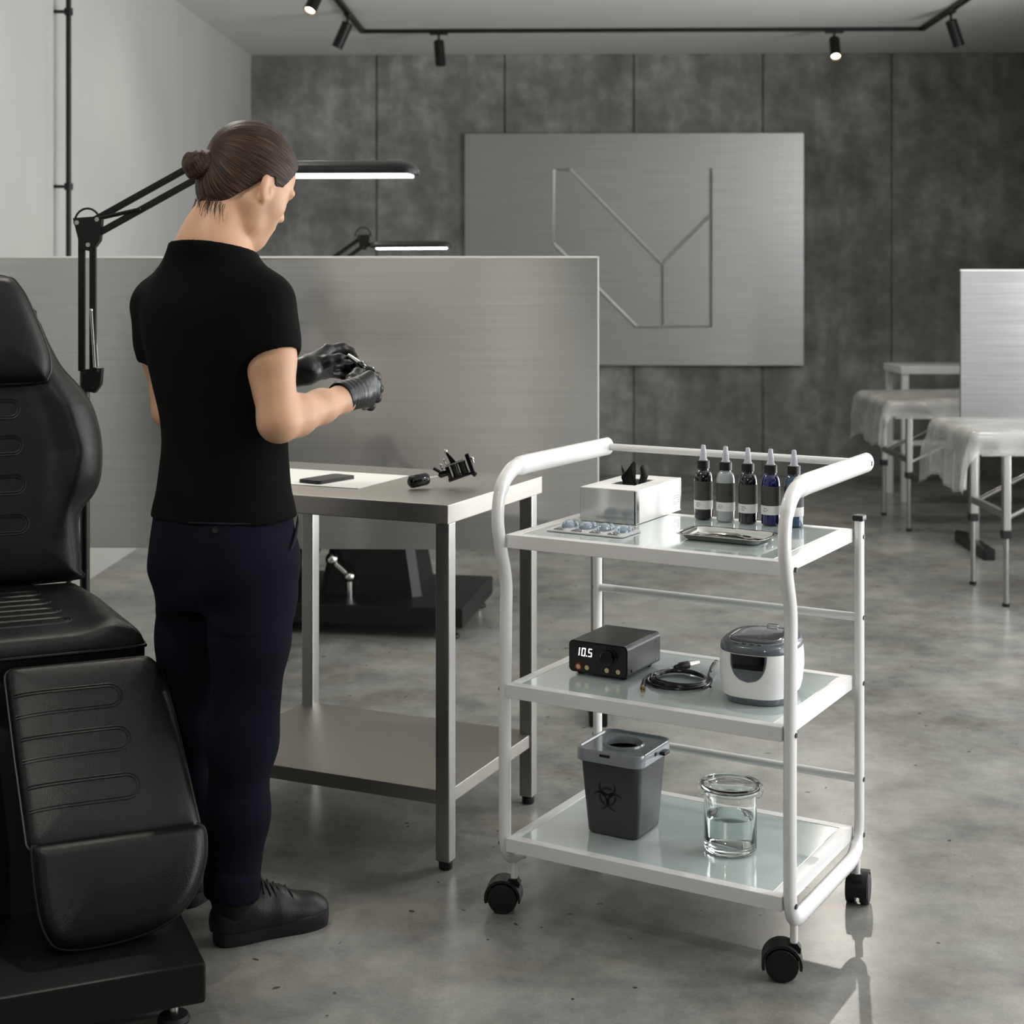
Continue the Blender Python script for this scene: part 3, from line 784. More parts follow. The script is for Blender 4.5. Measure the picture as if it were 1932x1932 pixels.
def topxy(px, py, z):          # a picture point on a horizontal surface, metres right / ahead
    D = (CH-z)*F/(py-HZ); return ((px-966)/F*D, D)
EPS = .0006
# sheet of paper
o_ = cw(*topxy(640, 905, ZT))
tl = R_(-24)+YAW
m = MB().box(-.30, .13, -.13, .13, 0, .0012)
pp = m.build('paper_sheet', mat('white_paper', (236, 235, 230), .8, var=.02)); pp.location = (o_.x, o_.y, ZT+EPS); pp.rotation_euler = (0, 0, tl)
tag(pp, 'white paper sheet lying flat on the steel work table', 'paper')
# phone
X, D = topxy(617, 908, ZT); t = thing('smartphone', 'black smartphone lying on the white paper on the work table', 'phone', tuple(cw(X, D))[:2]+(ZT+EPS+.0013,), YAW+R_(-35))
MB().prism(rrect(-.036, .036, -.07, .07, .012), 0, .008).build('phone_body', M['black_plastic'], t)
MB().prism(rrect(-.033, .033, -.067, .067, .010), .008, .0086).build('screen', M['black_gloss'], t)

# tattoo machine on the table
X, D = topxy(805, 922, ZT); t = thing('tattoo_machine', 'black coil tattoo machine with a round grip lying on the steel work table', 'tattoo machine', tuple(cw(X, D))[:2]+(ZT+EPS,), YAW)
g0 = Vector((-.043, -.012, .016)); g1 = Vector((-.002, .012, .022)); gd = (g1-g0).normalized()
q = Vector((0, 0, 1)).rotation_difference(gd).to_matrix().to_4x4(); gm = Matrix.Translation(g0) @ q
Lg = .052
MB().lathe([(0, 0), (.008, .0), (.0135, .004), (.0155, .009), (.0155, Lg-.006), (.013, Lg), (.006, Lg), (.006, Lg+.002), (0, Lg+.002)], 28, gm).build('grip', M['black_gloss'], t)
MB().cyl(gm @ Vector((0, 0, Lg)), gm @ Vector((0, 0, .088)), .0035).build('tube', M['chrome'], t)
vc = gm @ Vector((0, 0, .088))
ax = (Vector((1, 0, .35))).normalized()
mm = frame(vc+Vector((.004, 0, .004)), ax, (-.35, 0, 1))
MB().rbox(-.008, .014, -.008, .008, -.009, .009, .003, 2, mm).cyl(mm @ Vector((-.004, .006, -.004)), mm @ Vector((-.016, .02, -.004)), .004).build('tube_vise', M['black_gloss'], t)
fr = MB().rbox(.01, .078, -.004, .004, -.013, .013, .002, 2, mm @ Matrix.Translation((0, -.02, 0)))
fr.rbox(.068, .078, -.022, .028, -.012, .012, .002, 2, mm)
fr.rbox(.012, .022, -.022, .014, -.012, .012, .002, 2, mm)
fr.build('frame', M['black_gloss'], t)
for x in (.034, .054):
    k = mm @ Matrix.Translation((x, -.016, 0)) @ Matrix.Rotation(-PI/2, 4, 'X')
    MB().lathe([(.005, 0), (.0105, 0), (.0105, .003), (.009, .004), (.009, .026), (.0105, .027), (.0105, .03), (.004, .03)], 20, k).build('coil', M['black_metal'], t)
MB().rbox(.016, .06, .0165, .0195, -.006, .006, .001, 1, mm).build('armature_bar', M['chrome'], t)
MB().prism([(.028, .018), (.042, .018), (.030, .046), (.026, .046)], -.006, .006, 'z', mm).build('spring_post', M['black_gloss'], t)
for (x, y, r) in ((.026, .05, .0055), (.016, .030, .0045), (.082, .012, .005), (.004, .022, .004)):
    MB().sphere(mm @ Vector((x, y, 0)), r).cyl(mm @ Vector((x, y-.012, 0)), mm @ Vector((x, y, 0)), .0022).build('binding_post', M['chrome'], t)
MB().cyl(mm @ Vector((.072, -.022, .0)), mm @ Vector((.078, -.030, .0)), .006).build('base_screw', M['black_metal'], t)

# ================================================================== white trolley
RT = R_(-30.3)+YAW; TO = (-.015, 3.251); TWd = .636
tx = Vector((math.cos(R_(-30.3)), math.sin(R_(-30.3)))); ty = Vector((-tx.y, tx.x))
tro = thing('trolley', 'white three-tier trolley with frosted glass shelves on black casters', 'trolley', cw(*TO), RT)
wh = M['white_paint']
def tloc(X, D): v = Vector((X-TO[0], D-TO[1])); return (v.dot(tx), v.dot(ty))      # into trolley coordinates
path = [(.433, .832), (.433, .111), (.0, .111), (.0, .40), (.006, .66), (.002, .73)]
low = fillet([(0, a, b) for a, b in path[:4]], [.075, .06], 8)
up = smooth_open([Vector((0, .0, .42)), Vector((0, .004, .62)), Vector((0, .004, .71)), Vector((0, -.018, .785)), Vector((0, -.030, .845)), Vector((0, -.018, .905)), Vector((0, .022, .940)), Vector((0, .075, .948)), Vector((0, .2, .949)), Vector((0, .484, .950))], 8)
for r in (0.0, TWd):
    P = [p+Vector((r, 0, 0)) for p in low+up]
    fat = []
    for p in P: fat.append(.0215 if p.z > .93 and p.y > .05 else (.018 if p.z > .9 else (.013 if p.y > .42 else (.0175 if p.z < .13 else .016))))
    MB().tube(P, fat, 16, ref=(1, 0, 0), ratio=.78).build('side_frame', wh, tro, 50)
    MB().rbox(r-.012, r+.012, .419, .447, .829, .842, .003, 2).build('post_cap', M['black_plastic'], tro)
    sg_ = 1 if r > 0 else -1
    for (y, z) in ((.002, .795), (.0, .478), (.0, .15), (.433, .62), (.433, .478), (.433, .27), (.433, .15), (.433, .795), (.470, .95)):
        hs = sg_*(.0168 if z > .9 else (.0101 if y > .4 else .0125))
        MB().cyl((r+hs-sg_*.004, y, z), (r+hs+sg_*.0012, y, z), .0052, 12).build('bolt', M['black_metal'], tro)
for zt in (.812, .494, .168):
    s = MB()
    x0, x1, y0, y1 = .011, TWd-.011, -.016, .425; w_ = .024
    s.rbox(x0, x1, y0, y0+w_, zt-.029, zt, .002, 2).rbox(x0, x1, y1-w_, y1, zt-.029, zt, .002, 2)
    s.rbox(x0, x0+w_, y0+w_-.002, y1-w_+.002, zt-.0288, zt-.0002, .002, 2).rbox(x1-w_, x1, y0+w_-.002, y1-w_+.002, zt-.0288, zt-.0002, .002, 2)
    so = s.build('shelf_frame', wh, tro)
    MB().rbox(x0+w_+.0005, x1-w_-.0005, y0+w_+.0005, y1-w_-.0005, zt-.009, zt-.001, .001, 1).build('glass_panel', M['frost'], so)
ZS = {1: .812-.0004, 2: .494-.0004, 3: .168-.0004}
for z, y, r in ((.62, .433, .009), (.27, .433, .009), (.950, .470, .0085)):
    MB().cyl((0, y, z), (TWd, y, z), r).build('crossbar', wh, tro)
def caster(x, y, ztop, swivel):
    off = -.026
    hood = []; 
    n = 24
    def arc(r, a0, a1): return [(off+r*math.cos(R_(a0+(a1-a0)*k/n)), .037+r*math.sin(R_(a0+(a1-a0)*k/n))) for k in range(n+1)]
    poly = arc(.0445, -12, 197)+arc(.0385, 197, -12)
    c = MB().prism(poly, -.026, .026, 'y').prism([(off+.02, .05), (.01, .05), (.016, .07), (.008, .081), (-.012, .081), (off-.0, .075)], -.012, .012, 'y').build('caster', M['black_plastic'], tro)
    c.location = (x, y, 0); c.rotation_euler = (0, 0, swivel)
    for s in (1, -1):
        k = Matrix.Translation((off, s*.006, .0365)) @ Matrix.Rotation(-s*PI/2, 4, 'X')
        MB().lathe([(0, 0), (.035, 0), (.0365, .003), (.0365, .018), (.0345, .0215), (.03, .0225), (0, .0235)], 32, k).build('wheel', M['black_plastic'], c)
    MB().cyl((0, 0, .076), (0, 0, ztop/.88), .0085).build('stem', wh, c)
    c.scale = (.88, .88, .88)
    return c
caster(.010, .022, .105, R_(22)); caster(TWd, .022, .105, R_(21)); caster(TWd-.0, .415, .105, R_(-80)); caster(.0, .415, .105, R_(40))

# ---- on the top shelf
def put(name, label, cat, px, py, lvl, rz=RT, group=None):
    X, D = topxy(px, py, ZS[lvl]); return thing(name, label, cat, tuple(cw(X, D))[:2]+(ZS[lvl]+EPS,), rz, group), (X, D)
silver = mat('silver_card', (190, 190, 188), .16, .9, rvar=.04, vscale=10)
card = mat('white_card', (238, 238, 235), .45, var=.02)
t, _ = put('tissue_box', 'white tissue box with a mirror silver end on the top shelf', 'box', 1200, 991, 1, RT-R_(-1))
w0, d0, h0 = .137, .25, .075
b = MB()
sl = (-.098, -.038, .075, .185)   # slot in the top
b.box(-w0, 0, 0, d0, 0, .002).box(-.002, 0, 0, d0, .002, h0).box(-w0, -w0+.002, 0, d0, .002, h0).box(-w0+.002, -.002, d0-.002, d0, .002, h0).box(-w0+.002, -.002, 0, .002, .002, h0)
b.box(-w0+.002, sl[0], .002, d0-.002, h0-.0015, h0).box(sl[1], -.002, .002, d0-.002, h0-.0015, h0).box(sl[0], sl[1], .002, sl[2], h0-.0015, h0).box(sl[0], sl[1], sl[3], d0-.002, h0-.0015, h0)
b.build('carton', card, t)
MB().box(-w0+.0006, -.004, -.001, 0, .001, h0-.0015).build('silver_end', silver, t)
MB().box(0, .0008, .002, .016, .002, h0-.002).build('black_strip', M['black_gloss'], t)
MB().box(-.0035, -.001, -.0016, -.001, .001, h0-.002).build('black_edge', M['black_gloss'], t)
MB().box(-w0-.0006, -w0, .0, .004, .002, h0-.002).build('black_edge', M['black_gloss'], t)
MB().box(.0, .0008, d0-.004, d0, .002, h0-.001).build('black_edge', M['black_gloss'], t)
mk = MB()
for i, (l, z) in enumerate(((.03, .036), (.034, .031), (.012, .026), (.036, .021), (.03, .017))): mk.box(.0, .0005, d0-.012-l, d0-.012, z, z+.0012)
mk.box(.0, .0005, d0-.0125, d0-.0118, .017, .04).build('fine_print', mat('grey_print', (120, 120, 118), .6), t)
# black tissue pulled out of the slot
tc_, _ = put('paper_tissue', 'black tissue sticking up out of the slot of the white box', 'tissue', 1200, 991, 1, RT-R_(-1))
V = []; Fq = []
petals = [(-.084, .115, .040, .018, .0), (-.066, .122, .049, .038, .5), (-.046, .128, .042, .018, 1.1)]
tm = MB()
for (cx_, cy_, hgt, wd, ph) in petals:
    rows = []
    for i in range(9):
        u = i/8; row = []
        for j in range(9):
            v = j/8-.5; ww = wd*(1-.55*u**2)*(1.0)
            tv = 2*v-(.25 if ph == .5 else (-.5 if ph == 0 else .4))*1.0
            top = hgt*(1-.42*min(1.6, abs(tv))**1.3*u)
            row.append(Vector((cx_+v*wd*(1-.15*u)+.003*math.sin(5*u+ph*4), cy_+.014*(abs(2*v)**2)*(.3+u)*(-1 if ph == .5 else 1)+.003*math.sin(7*u+9*v+ph*9), h0-.02+(top+.02)*u)))
        rows.append(row)
    vs_ = [p for r in rows for p in r]; tm.add(vs_, [(i*9+j, i*9+j+1, (i+1)*9+j+1, (i+1)*9+j) for i in range(8) for j in range(8)])
tis = tm.build('tissue_fold', mat('black_tissue', (24, 24, 25), .7, bump=.2, bscale=90), tc_, 80)
sdm = tis.modifiers.new('s', 'SOLIDIFY'); sdm.thickness = .0016
# blister pack
def poly_at(pts, z): return [topxy(a, b, z) for a, b in pts]
t, o = put('blister_pack', 'clear blister pack of cartridges beside the white tissue box', 'blister pack', 1030, 1002, 1)
bx, by = .182, .095
film2 = mat('clear_blister', (226, 232, 235), .12, trans=.5, coat=.6, rvar=.03, vscale=60)
MB().prism(rrect(0, bx, .0, by, .006), 0, .003).build('backing', mat('white_pack', (222, 224, 224), .3, trans=.2, bump=.2, bscale=80), t)
blu = mat('pale_blue_blister', (196, 216, 230), .04, trans=.8, coat=1.0, bump=.6, bscale=70)
for i in range(4):
    x = .026+i*.043
    bb = MB().sphere((x, .058, .003), (.0165, .022, .015), 20, 12).sphere((x+.006, .076, .003), (.010, .012, .013), 14, 8)
    bb.v = [(p[0], p[1], max(p[2], .0031)) for p in bb.v]; bb.build('blister', blu, t)
    MB().rbox(x-.013, x+.012, .008, .024, .0028, .005, .001, 1).sphere((x-.002, .018, .0045), (.008, .005, .003), 10, 6).build('foil_seal', mat('foil', (150, 150, 150), .18, 1.0, bump=.6, bscale=150), t)
# ink bottles
capm = mat('ridged_black_cap', (16, 16, 16), .35, bump=.1)
noz = mat('clear_nozzle', (214, 218, 228), .18, trans=.35, rvar=.05, vscale=40)
lab_d = mat('charcoal_label', (62, 62, 60), .6, var=.05); lab_w = mat('white_label', (222, 222, 220), .55, var=.03); prn = mat('label_print', (70, 70, 70), .6)
bt = [(1327, 979, (10, 10, 11), 'black', 'leftmost of the five ink bottles, filled with glossy black ink'),
      (1369, 983, (158, 166, 166), 'grey', 'ink bottle of pale grey ink, second from the left in the row'),
      (1411, 986.5, (17, 19, 22), 'charcoal', 'ink bottle of black ink between the pale grey and the dark blue one'),
      (1454, 990, (16, 18, 82), 'blue', 'ink bottle of deep royal blue ink, fourth from the left in the row'),
      (1498, 993, (52, 78, 104), 'slate', 'slate blue ink bottle partly hidden behind the trolley handle')]
for px, py, c, nm, lb in bt:
    t, _ = put('ink_bottle', lb, 'bottle', px, py, 1, RT+random.uniform(-.1, .1), 'ink bottles in a row on the top shelf')
    im = mat(nm+'_ink', c, .08, coat=1.0, rvar=.02, vscale=30)
    MB().lathe([(0, 0), (.018, 0), (.0205, .003), (.0207, .085), (.0202, .094), (.0185, .1015), (.0155, .1075), (.0118, .111), (.0112, .116), (0, .116)], 40).build('bottle_body', im, t)
    rg = []
    for k in range(60): rg.append(.0139 if k % 2 else .0134)
    cm = MB(); vs_ = [Vector((rg[k]*math.cos(2*PI*k/60), rg[k]*math.sin(2*PI*k/60), z)) for z in (.1135, .1315) for k in range(60)]
    cm.add(vs_, [(k, (k+1) % 60, 60+(k+1) % 60, 60+k) for k in range(60)]+[tuple(range(60))[::-1], tuple(range(60, 120))]).build('cap', capm, t)
    MB().lathe([(0, .131), (.0098, .131), (.0098, .134), (.0085, .1345), (.0068, .146), (.0072, .1465), (.0058, .155), (.005, .164), (.0036, .1665), (0, .1665)], 24).build('nozzle', noz, t)
    MB().lathe([(.02085, .0435), (.0211, .0435), (.0211, .086), (.02085, .086)], 48).build('dark_label', lab_d, t)
    lw = MB().lathe([(.02085, .0235), (.0211, .0235), (.0211, .0432), (.02085, .0432)], 48).build('white_label', lab_w, t)
    pm = MB()
    for i, (a0, a1, z) in enumerate(((-115, -85, .037), (-112, -98, .0335), (-92, -80, .0335), (-115, -90, .030))):
        pm.add([Vector((.02125*math.cos(R_(a)), .02125*math.sin(R_(a)), z+dz)) for dz in (0, .0011) for a in [a0+(a1-a0)*k/6 for k in range(7)]], [(k, k+1, 8+k, 7+k) for k in range(6)])
    pm.build('print', prn, lw)
# steel tray and tweezers
t, _ = put('instrument_tray', 'shallow stainless steel instrument tray on the top shelf before the bottles', 'tray', 1373, 1017, 1, RT)
def rr3(hx, hy, r, z): return [Vector((p[0], p[1], z)) for p in rrect(-hx, hx, -hy, hy, r, 6)]
mb = MB().loft([rr3(.079, .045, .014, 0), rr3(.082, .048, .016, .002), rr3(.090, .055, .02, .0100), rr3(.0975, .062, .024, .0112), rr3(.098, .0625, .024, .0122), rr3(.0975, .062, .024, .0127), rr3(.0885, .0535, .019, .0110), rr3(.0805, .0465, .015, .0032), rr3(.078, .044, .013, .0015), rr3(.02, .02, .01, .0014)])
mb.build('tray', M['chrome'], t, 60)
for i, (px, py, a, lb) in enumerate(((1375, 1008, .05, 'slim steel tweezers lying along the middle of the steel tray'), (1428, 1017, -.22, 'slim steel tweezers lying at the right end of the steel tray'))):
    X, D = topxy(px, py, ZS[1]+.004); tw = thing('tweezers', lb, 'tweezers', tuple(cw(X, D))[:2]+(ZS[1]+EPS+.0038,), RT+a, 'tweezers in the steel tray')
    for s in (1, -1):
        MB().tube([(-.045, s*.0006, .0022), (-.02, s*.0045, .0022), (.01, s*.0042, .0022), (.038, s*.0012, .0022)], [.0026, .0042, .0038, .0014], 8).build('arm', M['chrome'], tw)

# ---- on the middle shelf
t, _ = put('power_supply', 'black box power supply reading 10.5 on the middle shelf', 'power supply', 1184, 1287, 2, RT)
pw, pd, ph_ = .141, .165, .068; zb = .006
case = mat('anodised_black', (15, 16, 17), .36, spec=.35, bump=.04, bscale=900)
MB().prism([(x, z+zb) for x, z in rrect(-pw, 0, 0, ph_, .010)], .0, pd, 'y').build('case', case, t, 30)
MB().prism([(x, z+zb) for x, z in rrect(-pw+.003, -.003, .003, ph_-.003, .008)], -.0015, .0, 'y').build('front_panel', M['black_plastic'], t)
for x in (-pw+.018, -.018):
    for y in (.02, pd-.025): MB().lathe([(.007, 0), (.008, .0065)], 16, None, (x, y, 0)).build('rubber_foot', M['rubber'], t)
# seven-segment digits
dg = MB()
def sdig(x, ch, h=.0178, w=.0092, k=.0019):
    S = {'1': 'bc', '0': 'abcdef', '5': 'afgcd'}[ch]; z = zb+.036
    sh = lambda x_, z_: x_+ (z_-z)*.12
    def q(x0, x1, z0, z1): dg.add([Vector((sh(a, b_), -.0019, b_)) for a, b_ in ((x0, z0), (x1, z0), (x1, z1), (x0, z1))]+[Vector((sh(a, b_), -.0014, b_)) for a, b_ in ((x0, z0), (x1, z0), (x1, z1), (x0, z1))], [(0, 1, 2, 3), (4, 7, 6, 5), (0, 4, 5, 1), (1, 5, 6, 2), (2, 6, 7, 3), (3, 7, 4, 0)])
    g = .0004
    seg_ = {'a': (x+k*.5, x+w-k*.5, z+h-k, z+h), 'd': (x+k*.5, x+w-k*.5, z, z+k), 'g': (x+k*.5, x+w-k*.5, z+h/2-k/2, z+h/2+k/2), 'b': (x+w-k, x+w, z+h/2+g, z+h-g), 'c': (x+w-k, x+w, z+g, z+h/2-g), 'f': (x, x+k, z+h/2+g, z+h-g), 'e': (x, x+k, z+g, z+h/2-g)}
    for s_ in S: q(*seg_[s_])
sdig(-.1245, '1'); sdig(-.1105, '0'); sdig(-.0945, '5')
dg.box(-.0989, -.0968, -.0019, -.0014, zb+.036, zb+.0382)
dg.build('display_digits', M['digit'], t)
kx, kz = -.043, zb+.042
kr = Matrix.Translation((kx, -.0015, kz)) @ Matrix.Rotation(PI/2, 4, 'X')
MB().lathe([(0, 0), (.0185, 0), (.0185, .003), (.0165, .004), (.0155, .014), (.014, .0155), (0, .0155)], 36, kr).build('control_knob', M['black_gloss'], t)
for i, (x, c) in enumerate(((-.117, 'red'), (-.096, 'gold'), (-.048, 'gold'), (-.021, 'gold'))):
    k = Matrix.Translation((x, -.0015, zb+.0125)) @ Matrix.Rotation(PI/2, 4, 'X')
    gm_ = mat('brass_ring', (196, 178, 140), .25, .9, rvar=.05)
    s_ = MB().lathe([(.0033, 0), (.0052, 0), (.0052, .002), (.0033, .002)], 24, k).build('socket', gm_, t)
    MB().lathe([(0, .0003), (.0033, .0003), (.0033, .0006), (0, .0006)], 20, k).build('socket_hole', M['black_gloss'], s_)
    if c == 'red':
        s_['label'] = 'socket with a red collar'
        MB().lathe([(.0053, 0), (.0078, 0), (.0078, .0012), (.0053, .0012)], 24, k).build('red_collar', mat('red_collar', (150, 24, 26), .4, rvar=.05), s_)
for (y, z) in ((.02, .012), (pd-.02, .012), (pd-.02, .05)): MB().cyl((0, y, zb+z), (.0006, y, zb+z), .003).build('case_screw', M['black_gloss'], t)
# coiled cable
t, o = put('coiled_cable', 'black coiled cable with metal plugs between the black box and white cleaner', 'cable', 1281, 1288, 2, YAW)
rc = mat('black_cable', (11, 11, 11), .28, rvar=.05, vscale=40)
def clp(px, py, z=0.0): X, D = topxy(px, py, ZS[2]+z); return Vector((X-o[0], D-o[1], z+.0040))
def cable_mb():
    pts = [clp(1215, 1297), clp(1216, 1288), clp(1228, 1277)]
    for k in range(0, 24*4):
        a = R_(150)-2*PI*k/24; rr_ = .067-.003*math.sin(k*.21)-.0042*(k/24); lv = (k//24)
        pts.append(Vector((rr_*math.cos(a)+.002*math.sin(lv*2), 1.08*rr_*math.sin(a)+  .003*math.cos(k*.13), .0042+.0018*lv+.001*math.sin(k*.5))))
    return pts
P = smooth_open(cable_mb()+[clp(1235, 1277, .006), clp(1262, 1268, .006), clp(1273, 1263, .004)], 3)
MB().tube(P, .0037, 8).build('cord', rc, t)
P2 = smooth_open([clp(1340, 1300, .004), clp(1343, 1288, .004), clp(1337, 1279, .005), clp(1340, 1270, .006)], 4)
MB().tube(P2, .0028, 8).build('cord', rc, t)
a, b = clp(1273, 1263, .0055), clp(1298, 1258, .0055)
MB().tube([a, a+(b-a)*.3, a+(b-a)*.4, b], [.004, .006, .0085, .0085], 16).build('plug_sleeve', M['black_plastic'], t)
e = b+(b-a).normalized()*.030; MB().cyl(b, e, .0066, 20).build('jack_plug', M['chrome'], t)
a, b = clp(1214, 1295), clp(1212.5, 1303); b.z = a.z+.002; a.z = b.z
MB().tube([a+(a-b)*.8, b], [.0035, .005], 14).build('plug_sleeve', M['black_plastic'], t)
MB().lathe([(.0028, 0), (.0052, 0), (.0052, .009), (.0044, .009), (.0044, .001), (.0028, .001)], 20, Matrix.Translation(b) @ Vector((0, 0, 1)).rotation_difference((b-a).normalized()).to_matrix().to_4x4()).build('gold_plug', mat('gold_plug', (190, 160, 110), .25, 1.0, rvar=.04), t)
a, b = clp(1340, 1271, .006), clp(1348, 1257, .008)
MB().tube([a, a+(b-a)*.5, b], [.0034, .0055, .0055], 14).build('plug_sleeve', M['black_plastic'], t)
MB().tube([b, b+(b-a)*.35, b+(b-a)*.5], [.0045, .0045, .002], 14).build('metal_tip', M['chrome'], t)
# ultrasonic cleaner
t, _ = put('ultrasonic_cleaner', 'white ultrasonic cleaner with a grey rim and clear lid on the middle shelf', 'cleaner', 1438, 1311, 2, RT+R_(4))
dgry = mat('slate_plastic', (92, 97, 104), .28, coat=.4, rvar=.04, vscale=30)
def se(rx, ry, z, ex=2.9, n=56, cy_=0.0):
    out = []
    for k in range(n):
        a = 2*PI*k/n; c, s = math.cos(a), math.sin(a)
        out.append(Vector((rx*math.copysign(abs(c)**(2/ex), c), cy_+ry*math.copysign(abs(s)**(2/ex), s), z)))
    return out
MB().loft([se(.066, .085, .0), se(.068, .087, .004), se(.0715, .0915, .014)]).build('base', dgry, t)
MB().loft([se(.0715, .0915, .014), se(.0755, .096, .03), se(.079, .0995, .06), se(.0785, .099, .085), se(.0765, .097, .1035)]).build('body', M['white_plastic'], t, 50)
MB().loft([se(.0768, .0972, .1035), se(.0775, .098, .107), se(.076, .0965, .116), se(.071, .091, .1215), se(.060, .078, .123), se(.057, .074, .119), se(.056, .073, .06), se(.05, .06, .055)]).build('rim', dgry, t, 50)
MB().loft([se(.0565, .0735, .1225), se(.055, .0715, .1245), se(.047, .063, .1255), se(.02, .03, .1258)]).build('lid', mat('smoked_clear_lid', (178, 182, 188), .03, trans=.9, coat=1.0, rvar=.0), t, 50)
MB().rbox(-.012, .012, .070, .084, .1225, .1305, .003, 2).build('lid_handle', M['glass'], t)
for k in range(4): MB().lathe([(0, 0), (.0055, 0), (.005, .0012), (0, .0014)], 16, Matrix.Translation((-.027+.016*k, -.0835, .1222))).build('button', M['black_plastic'], t)
# shield shaped display, following the front
def front_patch(pts, off): 
    out = []
    for x, z in pts:
        lv = [(.014, .0715, .0915), (.03, .0755, .096), (.06, .079, .0995), (.085, .0785, .099), (.1035, .0765, .097)]
        for i in range(4):
            if lv[i][0] <= z <= lv[i+1][0]:
                u = (z-lv[i][0])/(lv[i+1][0]-lv[i][0]); rx = lv[i][1]*(1-u)+lv[i+1][1]*u; ry = lv[i][2]*(1-u)+lv[i+1][2]*u
        y = -ry*(1-abs(x/rx)**2.9)**(1/2.9)-off; out.append(Vector((x, y, z)))
    return out
def shield(k, z0, z1, off, nm, m_):
    g = []; N_ = 14
    for i in range(N_+1):
        z = z0+(z1-z0)*i/N_; u = (z-.048)/(.102-.048); hw_ = k*.038*(max(0, 1-(1-min(1, u))**2.6))**.5+1e-4
        g.append(front_patch([(hw_*(2*j/12-1), z) for j in range(13)], off))
    mb = MB(); vs_ = [p for r in g for p in r]; mb.add(vs_, [(i*13+j, i*13+j+1, (i+1)*13+j+1, (i+1)*13+j) for i in range(N_) for j in range(12)])
    return mb.build(nm, m_, t, 60)
shield(1.0, .048, .1025, .0008, 'control_panel', dgry); shield(.9, .074, .1015, .0016, 'display', M['black_gloss'])

# ---- on the bottom shelf
t, _ = put('sharps_bin', 'dark grey sharps bin with a biohazard sign on the bottom shelf', 'bin', 1200, 1590, 3, RT)
bk = mat('charcoal_plastic', (60, 62, 63), .34, rvar=.05, vscale=20, bump=.05)
lidm = mat('smoky_lid', (158, 165, 170), .14, trans=.12, coat=.5, rvar=.03, vscale=20)
def rb(s0, r, z, c=(-.0615, .067)): return [Vector((c[0]+p[0], c[1]+p[1], z)) for p in rrect(-s0, s0, -s0-.004, s0+.004, r, 6)]
BH = .176
MB().loft([rb(.056, .016, 0), rb(.059, .018, .003), rb(.0595, .018, .006), rb(.0725, .02, BH), rb(.071, .02, BH), rb(.0585, .017, .008), rb(.02, .01, .008)]).build('bucket', bk, t, 45)
lc = (-.0615, .067)
# lid with a round opening
n = 56
outer = []
rrp = rrect(-.079, .079, -.083, .083, .024, 13)
def resample(P, n):
    P = [Vector(p) for p in P]; L = [0]
    for i in range(len(P)): L.append(L[-1]+(P[(i+1) % len(P)]-P[i]).length)
    out = []; j = 0
    for k in range(n):
        s_ = L[-1]*k/n
        while L[j+1] < s_: j += 1
        out.append(P[j].lerp(P[(j+1) % len(P)], (s_-L[j])/(L[j+1]-L[j])))
    return out
rrp = resample(rrp, 96)
def ringz(sc, z): return [Vector((lc[0]+p[0]*sc, lc[1]+p[1]*sc, z)) for p in rrp]
nn = len(rrp)
def circ(r, z):
    out = []
    for p in rrp:
        a = math.atan2(p[1], p[0]); out.append(Vector((lc[0]+r*math.cos(a), lc[1]+r*math.sin(a), z)))
    return out
MB().loft([ringz(.955, BH-.018), ringz(1.0, BH-.018), ringz(1.0, BH+.004), ringz(.985, BH+.0075), ringz(.93, BH+.0075), ringz(.91, BH+.004), circ(.045, BH+.004), circ(.0435, BH+.0085), circ(.040, BH+.0085), circ(.038, BH-.006), circ(.041, BH-.004), ringz(.9, BH+.001), ringz(.955, BH+.001), ringz(.955, BH-.018)], cap=False).build('lid', lidm, t, 40)
MB().rbox(lc[0]-.017, lc[0]+.008, lc[1]-.0845, lc[1]-.0825, BH-.004, BH+.002, .001, 1).build('latch_slot', M['black_plastic'], t)
MB().rbox(lc[0]+.0785, lc[0]+.092, lc[1]+.012, lc[1]+.04, BH-.012, BH-.004, .003, 2).rbox(lc[0]+.0785, lc[0]+.081, lc[1]-.012, lc[1]-.002, BH-.008, BH, .001, 1).build('side_catch', M['black_plastic'], t)
# biohazard sign
sign = MB(); sc = .0019
tl_ = math.atan((.0725-.0595)/(BH-.006))
zc = .086; yc = lc[1]-(.0595+.004+(.0725-.0595)*(zc-.006)/(BH-.006))-.0006
sm_ = Matrix.Translation((lc[0]-.004, yc, zc)) @ Matrix.Rotation(tl_, 4, 'X')
def S2(x, z, o=0.0): return sm_ @ Vector((x*sc, -o, z*sc))
for k in range(3):
    th = R_(90+120*k)
    def pl(cx_, cy_): return (cx_*math.cos(th)-cy_*math.sin(th), cx_*math.sin(th)+cy_*math.cos(th))
    A = []; B = []
    for i in range(41):
        f = R_(38+(360-76)*i/40)
        A.append(pl(9.5+10.5*math.cos(f), 10.5*math.sin(f)))
    for i in range(41):
        f = R_(48+(360-96)*i/40)
        B.append(pl(12.2+8.7*math.cos(f), 8.7*math.sin(f)))
    vs_ = [S2(*q, .0004) for q in A]+[S2(*q, .0004) for q in B]
    sign.add(vs_, [(i, i+1, 41+i+1, 41+i) for i in range(40)])
    C1 = [pl(10.8*math.cos(R_(a_)), 10.8*math.sin(R_(a_))) for a_ in range(-36, 37, 6)]; C2 = [pl(8.6*math.cos(R_(a_)), 8.6*math.sin(R_(a_))) for a_ in range(-36, 37, 6)]
    m_ = len(C1); sign.add([S2(*q, .0005) for q in C1]+[S2(*q, .0005) for q in C2], [(i, i+1, m_+i+1, m_+i) for i in range(m_-1)])
sg = sign.build('biohazard_sign', mat('black_print', (12, 12, 12), .45, rvar=.03), t)
